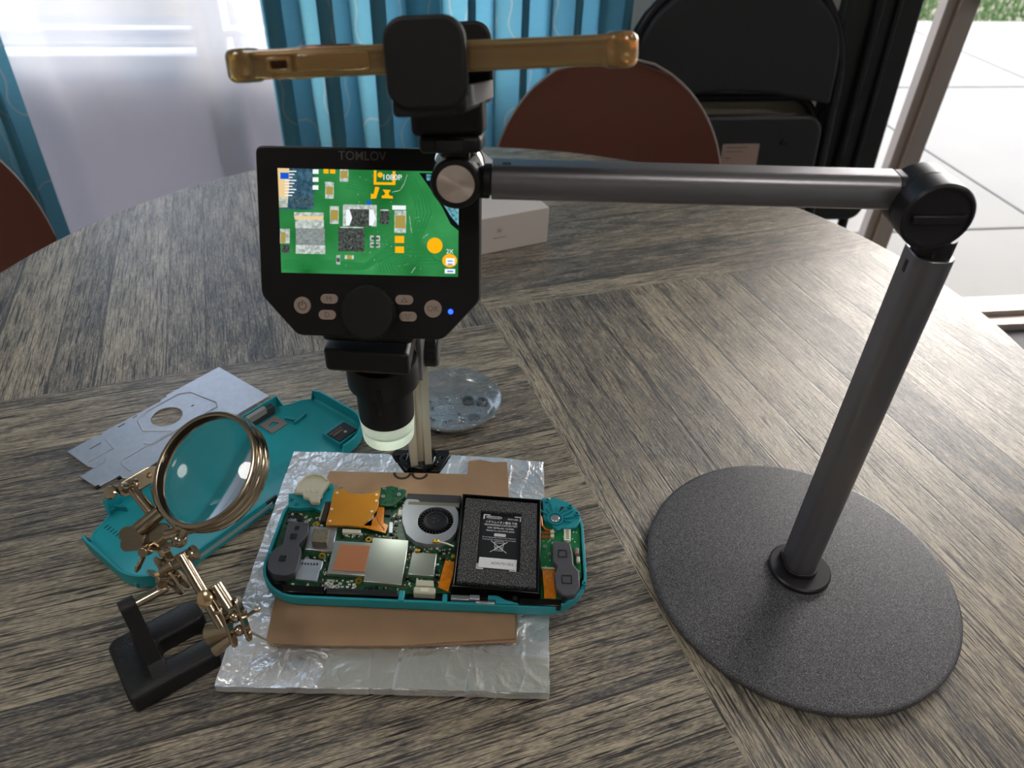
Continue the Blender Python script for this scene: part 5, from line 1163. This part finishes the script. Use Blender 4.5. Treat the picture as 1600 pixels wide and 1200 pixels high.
labs = ['tiny steel screw in the dish, left one of the front pair', 'tiny steel screw in the dish, right one of the front left pair', 'tiny steel screw in the dish, third along the front row', 'tiny steel screw in the dish, fourth along the front row',
        'tiny steel screw in the dish right beside the microscope pole', 'tiny steel screw in the dish next to the grey disc', 'tiny steel screw in the dish between pole and bracket, nearer one', 'tiny steel screw in the dish between pole and bracket, farther one', 'tiny steel screw in the middle of the dish']
for k, (x, y) in enumerate(spots):
    if SCR is None:
        SCR = build(screw_mesh(), 'screw', mat('screw_steel', (120, 122, 126), .3, .8), loc=(x, y, DZ+1.35)); tag(SCR, 'tiny steel screw lying loose in the dish under the film', 'screw', 'screws loose in the dish'); o = SCR
        me = o.data; me.transform(Matrix.Translation((0, 0, -(DZ+1.35)*.001 + 0)) @ Matrix.Translation((-x*.001 + 0, -y*.001, 0)) if False else Matrix.Identity(4))
        bb_ = [v.co.copy() for v in me.vertices]; c_ = sum(bb_, V(0, 0, 0))/len(bb_); me.transform(Matrix.Translation(-c_))
    else: o = SCR.copy(); COL.objects.link(o)
    o['label'] = labs[k]
    o.location = V(x, y, DZ+1.45)*.001; o.rotation_euler = (math.radians(90 + rd.uniform(-8, 8)), 0, rd.uniform(0, 6.28))
# ------------------------------------------------------------------ helping-hands stand with the magnifying glass
mg = thing('magnifier_stand', 'black iron based soldering stand with jointed nickel arms holding a magnifying glass', 'magnifier stand', (-200, 238, 0))
BX = V(.752, .659, 0).normalized(); IFm = frame((-204, 210, 0), BX, (-BX.y, BX.x, 0))
foot = rounded([(0, 0), (48, -1), (50, 3), (50, 11), (47, 14.5), (24, 14.5), (23, 17), (23, 26), (25, 28.5), (50, 28.5), (53, 31), (53, 42), (48, 47), (4, 47), (0, 43), (-1, 4)], 1.8, 3)
mb = MB(IFm)
top_ = inset(foot, 1.6)
A_ = [[mb.v((p[0], p[1], z)) for p in q] for q, z in ((foot, 0), (foot, 9.5), (inset(foot, .5), 11.6), (inset(foot, 1.8), 12.6))]
for a, b in zip(A_, A_[1:]):
    for i in range(len(a)): mb.face([a[i], a[(i+1) % len(a)], b[(i+1) % len(a)], b[i]])
mb.face(A_[0][::-1]); mb.face(A_[-1]); build(mb, 'iron_base', IRON, mg, ang=45)
RFm = IFm @ Matrix(((0, 0, 1, 0), (1, 0, 0, 0), (0, 1, 0, 0), (0, 0, 0, 1)))       # xy = (across, up), z along the arms
fin = [(4, 12.4), (9, 13.2), (13.5, 15.5), (25.5, 50)] + [(30.2 + 4.6*math.cos(a), 51 + 4.6*math.sin(a)) for a in [math.radians(168 - 22*k) for k in range(8)]] + [(35.8, 46), (37.5, 19), (40, 14.6), (44, 12.4)]
mb = MB(RFm); mb.prism(fin, 14, 22.6); build(mb, 'post', IRON, mg, bevel=1.4, bseg=3)
def rod(name, a, b, r, r1=None, caps=True):
    mb = MB(); mb.cyl(a, b, r, r1, seg=24); return build(mb, name, CHROME, mg, bevel=min(.5, r*.25))
def oval(name, a, b, w, t, nrm, hole=False, parent=None):
    """oval clamp plate between two points"""
    a, b = Vector(a), Vector(b); d = (b-a); L_ = d.length; F = frame((a+b)/2, d, Vector(nrm).cross(d)); mb = MB(F); h_ = L_/2
    pts = [(h_ + w*math.cos(t_), w*math.sin(t_)) for t_ in [math.radians(-90 + 15*k) for k in range(13)]] + [(-h_ - w*math.cos(t_), -w*math.sin(t_)) for t_ in [math.radians(-90 + 15*k) for k in range(13)]]
    hs = [circ(h_*.8, 0, w*.35, 14)] if hole else []
    mb.prism(pts, -t/2, t/2, holes=hs); return build(mb, name, CHROME, parent or mg, bevel=t*.35)
def wing(name, c, axis, spread, size):
    """wing nut: a hub and two swept leaves"""
    c = Vector(c); ax = Vector(axis).normalized(); sd_ = (Vector(spread) - ax*Vector(spread).dot(ax)).normalized()
    mb = MB(); mb.cyl(c - ax*size*.3, c + ax*size*.35, size*.34, size*.27, seg=16); hub = build(mb, name, CHROME, mg, bevel=.3)
    for s in (-1, 1):
        F = frame(c + sd_*s*size*.3, sd_*s + ax*.75, ax - sd_*s*.75); mb = MB(F)
        mb.prism([(0, -size*.22), (size*.7, -size*.34), (size*.98, -size*.12), (size*.98, size*.14), (size*.7, size*.3), (0, size*.2)], -size*.06, size*.06); build(mb, 'wing', CHROME, hub, bevel=.25)
    return hub
J0a = IFm @ V(14, 30, 50); J0b = IFm @ V(40, 30, 51)
rod('cross_rod', J0a, J0b, 3.1)
# first joint beside the post
n1 = V(-.62, -.55, .56)
j1 = IFm @ V(44, 29, 53)
oval('clamp_plate', j1 + V(-5, 2, 13), j1 + V(2, -2, -3), 5.0, 1.5, n1, True); oval('clamp_plate', j1 + V(-1.5, 4, 14), j1 + V(5, 1, -1), 5.0, 1.5, n1)
mb = MB(); mb.sphere(j1 + V(0, 1, 0), 4.0); build(mb, 'ball', CHROME, mg); mb = MB(); mb.sphere(j1 + V(-3, 6, 13), 4.0); build(mb, 'ball', CHROME, mg)
mb = MB(); mb.cyl(j1 + n1*6 + V(0, 1, 5), j1 - n1*7 + V(0, 1, 5), 1.3, seg=14); build(mb, 'bolt', CHROME, mg)
wing('wing_nut', j1 + n1*7 + V(1, 0, 3), n1, V(.9, -.2, -.3), 8.5)
# cone and sleeve on the main rod
c1, c2_ = V(-191.0, 254.5, 69.5), V(-182.2, 256.6, 75.2)
rod('cone', c1, c2_, 1.7, 3.6); rod('sleeve', (-182.4, 256.5, 75.0), (-171.5, 260.4, 80.4), 4.0); 
mb = MB(); mb.lathe([(4.0, 0), (4.5, .4), (4.5, 1.6), (4.0, 2)], along((-172.4, 260.2, 80.0), V(10.9, 3.9, 5.4))); build(mb, 'collar', CHROME, mg)
mA, mBp = V(-177.5, 257.2, 82.6), V(-150.5, 231.4, 49.5)
rod('main_rod', mA, mBp, 3.15)
# crossing plates above the sleeve
n2 = V(.05, -.62, .78)
mb = MB(); mb.sphere((-178.5, 262, 88.5), 4.2); build(mb, 'ball', CHROME, mg)
oval('clamp_plate', (-207.5, 261, 84.6), (-181, 262, 89.0), 4.0, 1.4, n2, True); oval('clamp_plate', (-211, 267.5, 85.2), (-190, 268.5, 88.2), 4.2, 1.4, n2)
mb = MB(); mb.cyl((-193.9, 256.5, 89.5), (-193.4, 268, 82), 1.5, seg=14); build(mb, 'bolt', CHROME, mg)
wing('wing_nut', (-194.3, 254.6, 87.6), (-.02, -.8, .5), (-.25, -.3, -1), 9.5)
wing('wing_nut', (-184.5, 255.3, 86.2), (-.3, -.8, .5), (1, -.1, -.25), 7.5)
mb = MB(); mb.cyl((-186.5, 263.5, 90.5), (-176, 266.5, 91.5), 3.3, 2.6, seg=20); build(mb, 'ferrule', CHROME, mg, bevel=.4)
# second sleeve and upper rods
rod('sleeve', (-203.2, 267.4, 89.2), (-191.8, 275.6, 96.3), 4.3)
rod('upper_rod', (-195.8, 274.6, 91.5), (-211.3, 287, 101.2), 3.0); rod('upper_rod', (-195.2, 279.6, 90.8), (-200.4, 289.4, 101.2), 2.1)
n3 = V(-.3, -.6, .74)
oval('clamp_plate', (-214.5, 287.5, 100.5), (-201.2, 293.4, 106.6), 4.6, 1.4, n3, True); oval('clamp_plate', (-217.5, 289.6, 98.2), (-205.6, 296.6, 103.2), 4.6, 1.4, n3)
mb = MB(); mb.sphere((-210.5, 290.5, 101), 3.8); build(mb, 'ball', CHROME, mg)
mb = MB(); mb.cyl((-211, 286.6, 106.6), (-212.4, 296, 96), 1.4, seg=14); build(mb, 'bolt', CHROME, mg)
wing('wing_nut', (-215.5, 287.2, 101.8), (-.5, -.6, .55), (-.75, .35, -.35), 8.6)
mb = MB(); mb.lathe([(.3, 0), (4.2, .3), (4.4, 1.6), (3.6, 2.4), (.3, 2.6)], along((-223, 285.5, 98.8), n3)); build(mb, 'round_knob', CHROME, mg)
# magnifying glass
LC = V(-167.5, 289.2, 116.9); LN_ = V(-.3163, -.4742, .8217).normalized(); LF = along(LC, LN_)
mb = MB(LF); mb.lathe([(30.4, .8), (30.6, 1.8), (32.0, 2.2), (33.2, 1.4), (33.0, -.2), (34.0, -1.2), (34.0, -3.0), (33.0, -4.0), (34.4, -5.2), (34.4, -6.8), (33.2, -7.8), (34.0, -8.8), (33.6, -10.4), (32.0, -10.8), (31.4, -9.8), (31.3, -6.8), (30.2, -6.6), (30.2, -.0)], seg=96, loop=True); rg = build(mb, 'lens_ring', CHROME, mg, ang=50)
mb = MB(LF); mb.lathe([(.05, 1.4 - .02)] + [(31.0*k/14, 1.4 - 5.0*(k/14)**2*.9) for k in range(1, 15)] + [(31.0, -4.6)] + [(31.0*k/14, -7.8 + 4.2*(k/14)**2*.75) for k in range(13, 0, -1)] + [(.05, -7.8)], seg=96); build(mb, 'magnifying_lens', LENSG, mg, ang=60)
lowp = LF @ V(0, 0, 0); dn = V(-.18, -.80, -.50); dn = (dn - LN_*dn.dot(LN_)).normalized()
rim_p = LC + dn*33.6 - LN_*3
mb = MB(); mb.tube([rim_p - dn*1.5, rim_p + dn*2.5 + V(-3, .5, -2), V(-176.5, 266.8, 90.5)], [2.4, 2.2, 2.8], 12); build(mb, 'lens_neck', CHROME, mg)
ax_ = V(.85, .0, -.1)
mb = MB(); mb.tube([rim_p + V(-13, 6, 2), rim_p + V(-6, 1.5, -.5), rim_p + V(1, .5, -.6), rim_p + V(10, 3.5, -.8)], [1.1, 2.3, 2.3, 1.1], 10); build(mb, 'ring_saddle', CHROME, mg)
# clip assembly at the low right end of the rod
rod('clip_barrel', (-157.6, 246.3, 71.6), (-148.8, 238.5, 61.6), 4.4)
mb = MB(); mb.lathe([(.3, 0), (4.6, .4), (4.8, 1.5), (3.4, 2.6), (.3, 2.8)], along((-160.0, 238.8, 69.5), (-.2, -.7, .7))); build(mb, 'set_screw', mat('pale_brass', (236, 206, 160), .2, 1.0), mg)
n4 = V(.78, .30, .30)
oval('clamp_plate', (-151.0, 236.0, 62.2), (-145.0, 226.8, 50.2), 4.2, 1.5, n4); oval('clamp_plate', (-144.0, 240.6, 63.6), (-138.2, 230.6, 50.4), 4.2, 1.5, n4)
for a, b in (((-150.5, 234.6, 59.2), (-139.5, 238.0, 60.4)), ((-147.6, 229.8, 53.0), (-137.6, 232.9, 54.0))):
    mb = MB(); mb.cyl(a, b, 1.3, seg=14); build(mb, 'bolt', CHROME, mg)
mb = MB(); mb.sphere((-145.2, 235.8, 58.6), 3.6); build(mb, 'ball', CHROME, mg); mb = MB(); mb.sphere((-142.5, 231, 53), 3.2); build(mb, 'ball', CHROME, mg)
mb = MB(); mb.tube([(-140.6, 236.6, 57.2), (-134.6, 239.6, 59.6)], 1.1, 10); mb.sphere((-134.2, 239.8, 59.8), 1.7); build(mb, 'set_pin', CHROME, mg)
mb = MB(); mb.tube([(-137, 231, 52), (-131, 232, 44), (-126.5, 232.5, 37)], [.8, .6, .3], 8); build(mb, 'spring_wire', CHROME, mg)
# flared jaw reaching down to the left
def flare(a, b, wa, wb, up, t=.9):
    a, b, up = Vector(a), Vector(b), Vector(up); d = (b-a).normalized(); sd_ = d.cross(up).normalized(); un = sd_.cross(d)
    mb = MB(); rs = []
    for k in range(5):
        f = k/4; p = a.lerp(b, f); w = wa + (wb-wa)*f; ring = []
        for j in range(9): g = -1 + j/4; ring.append(p + sd_*w*g - un*(w*.55*(g*g)))
        for j in range(8, -1, -1): g = -1 + j/4; ring.append(p + sd_*w*g - un*(w*.55*(g*g)) - un*t)
        rs.append(ring)
    mb.rings(rs); return mb
build(flare((-147.5, 230.0, 55.5), (-163.2, 230.0, 48.5), 3.2, 5.8, (.1, -.6, .8)), 'clip_jaw', CHROME, mg, ang=50)
mb = MB(); mb.cyl((-152.5, 236, 61.5), (-163.5, 239.5, 56.8), 1.5, 1.2, seg=12); build(mb, 'clip_lever', CHROME, mg, bevel=.3)
build(flare((-146, 228, 52), (-158.0, 224.5, 42.5), 2.6, 3.6, (-.5, -.6, .5)), 'clip_jaw', CHROME, mg, ang=50)
for o in bpy.data.objects:
    if '_o' in o: del o['_o']
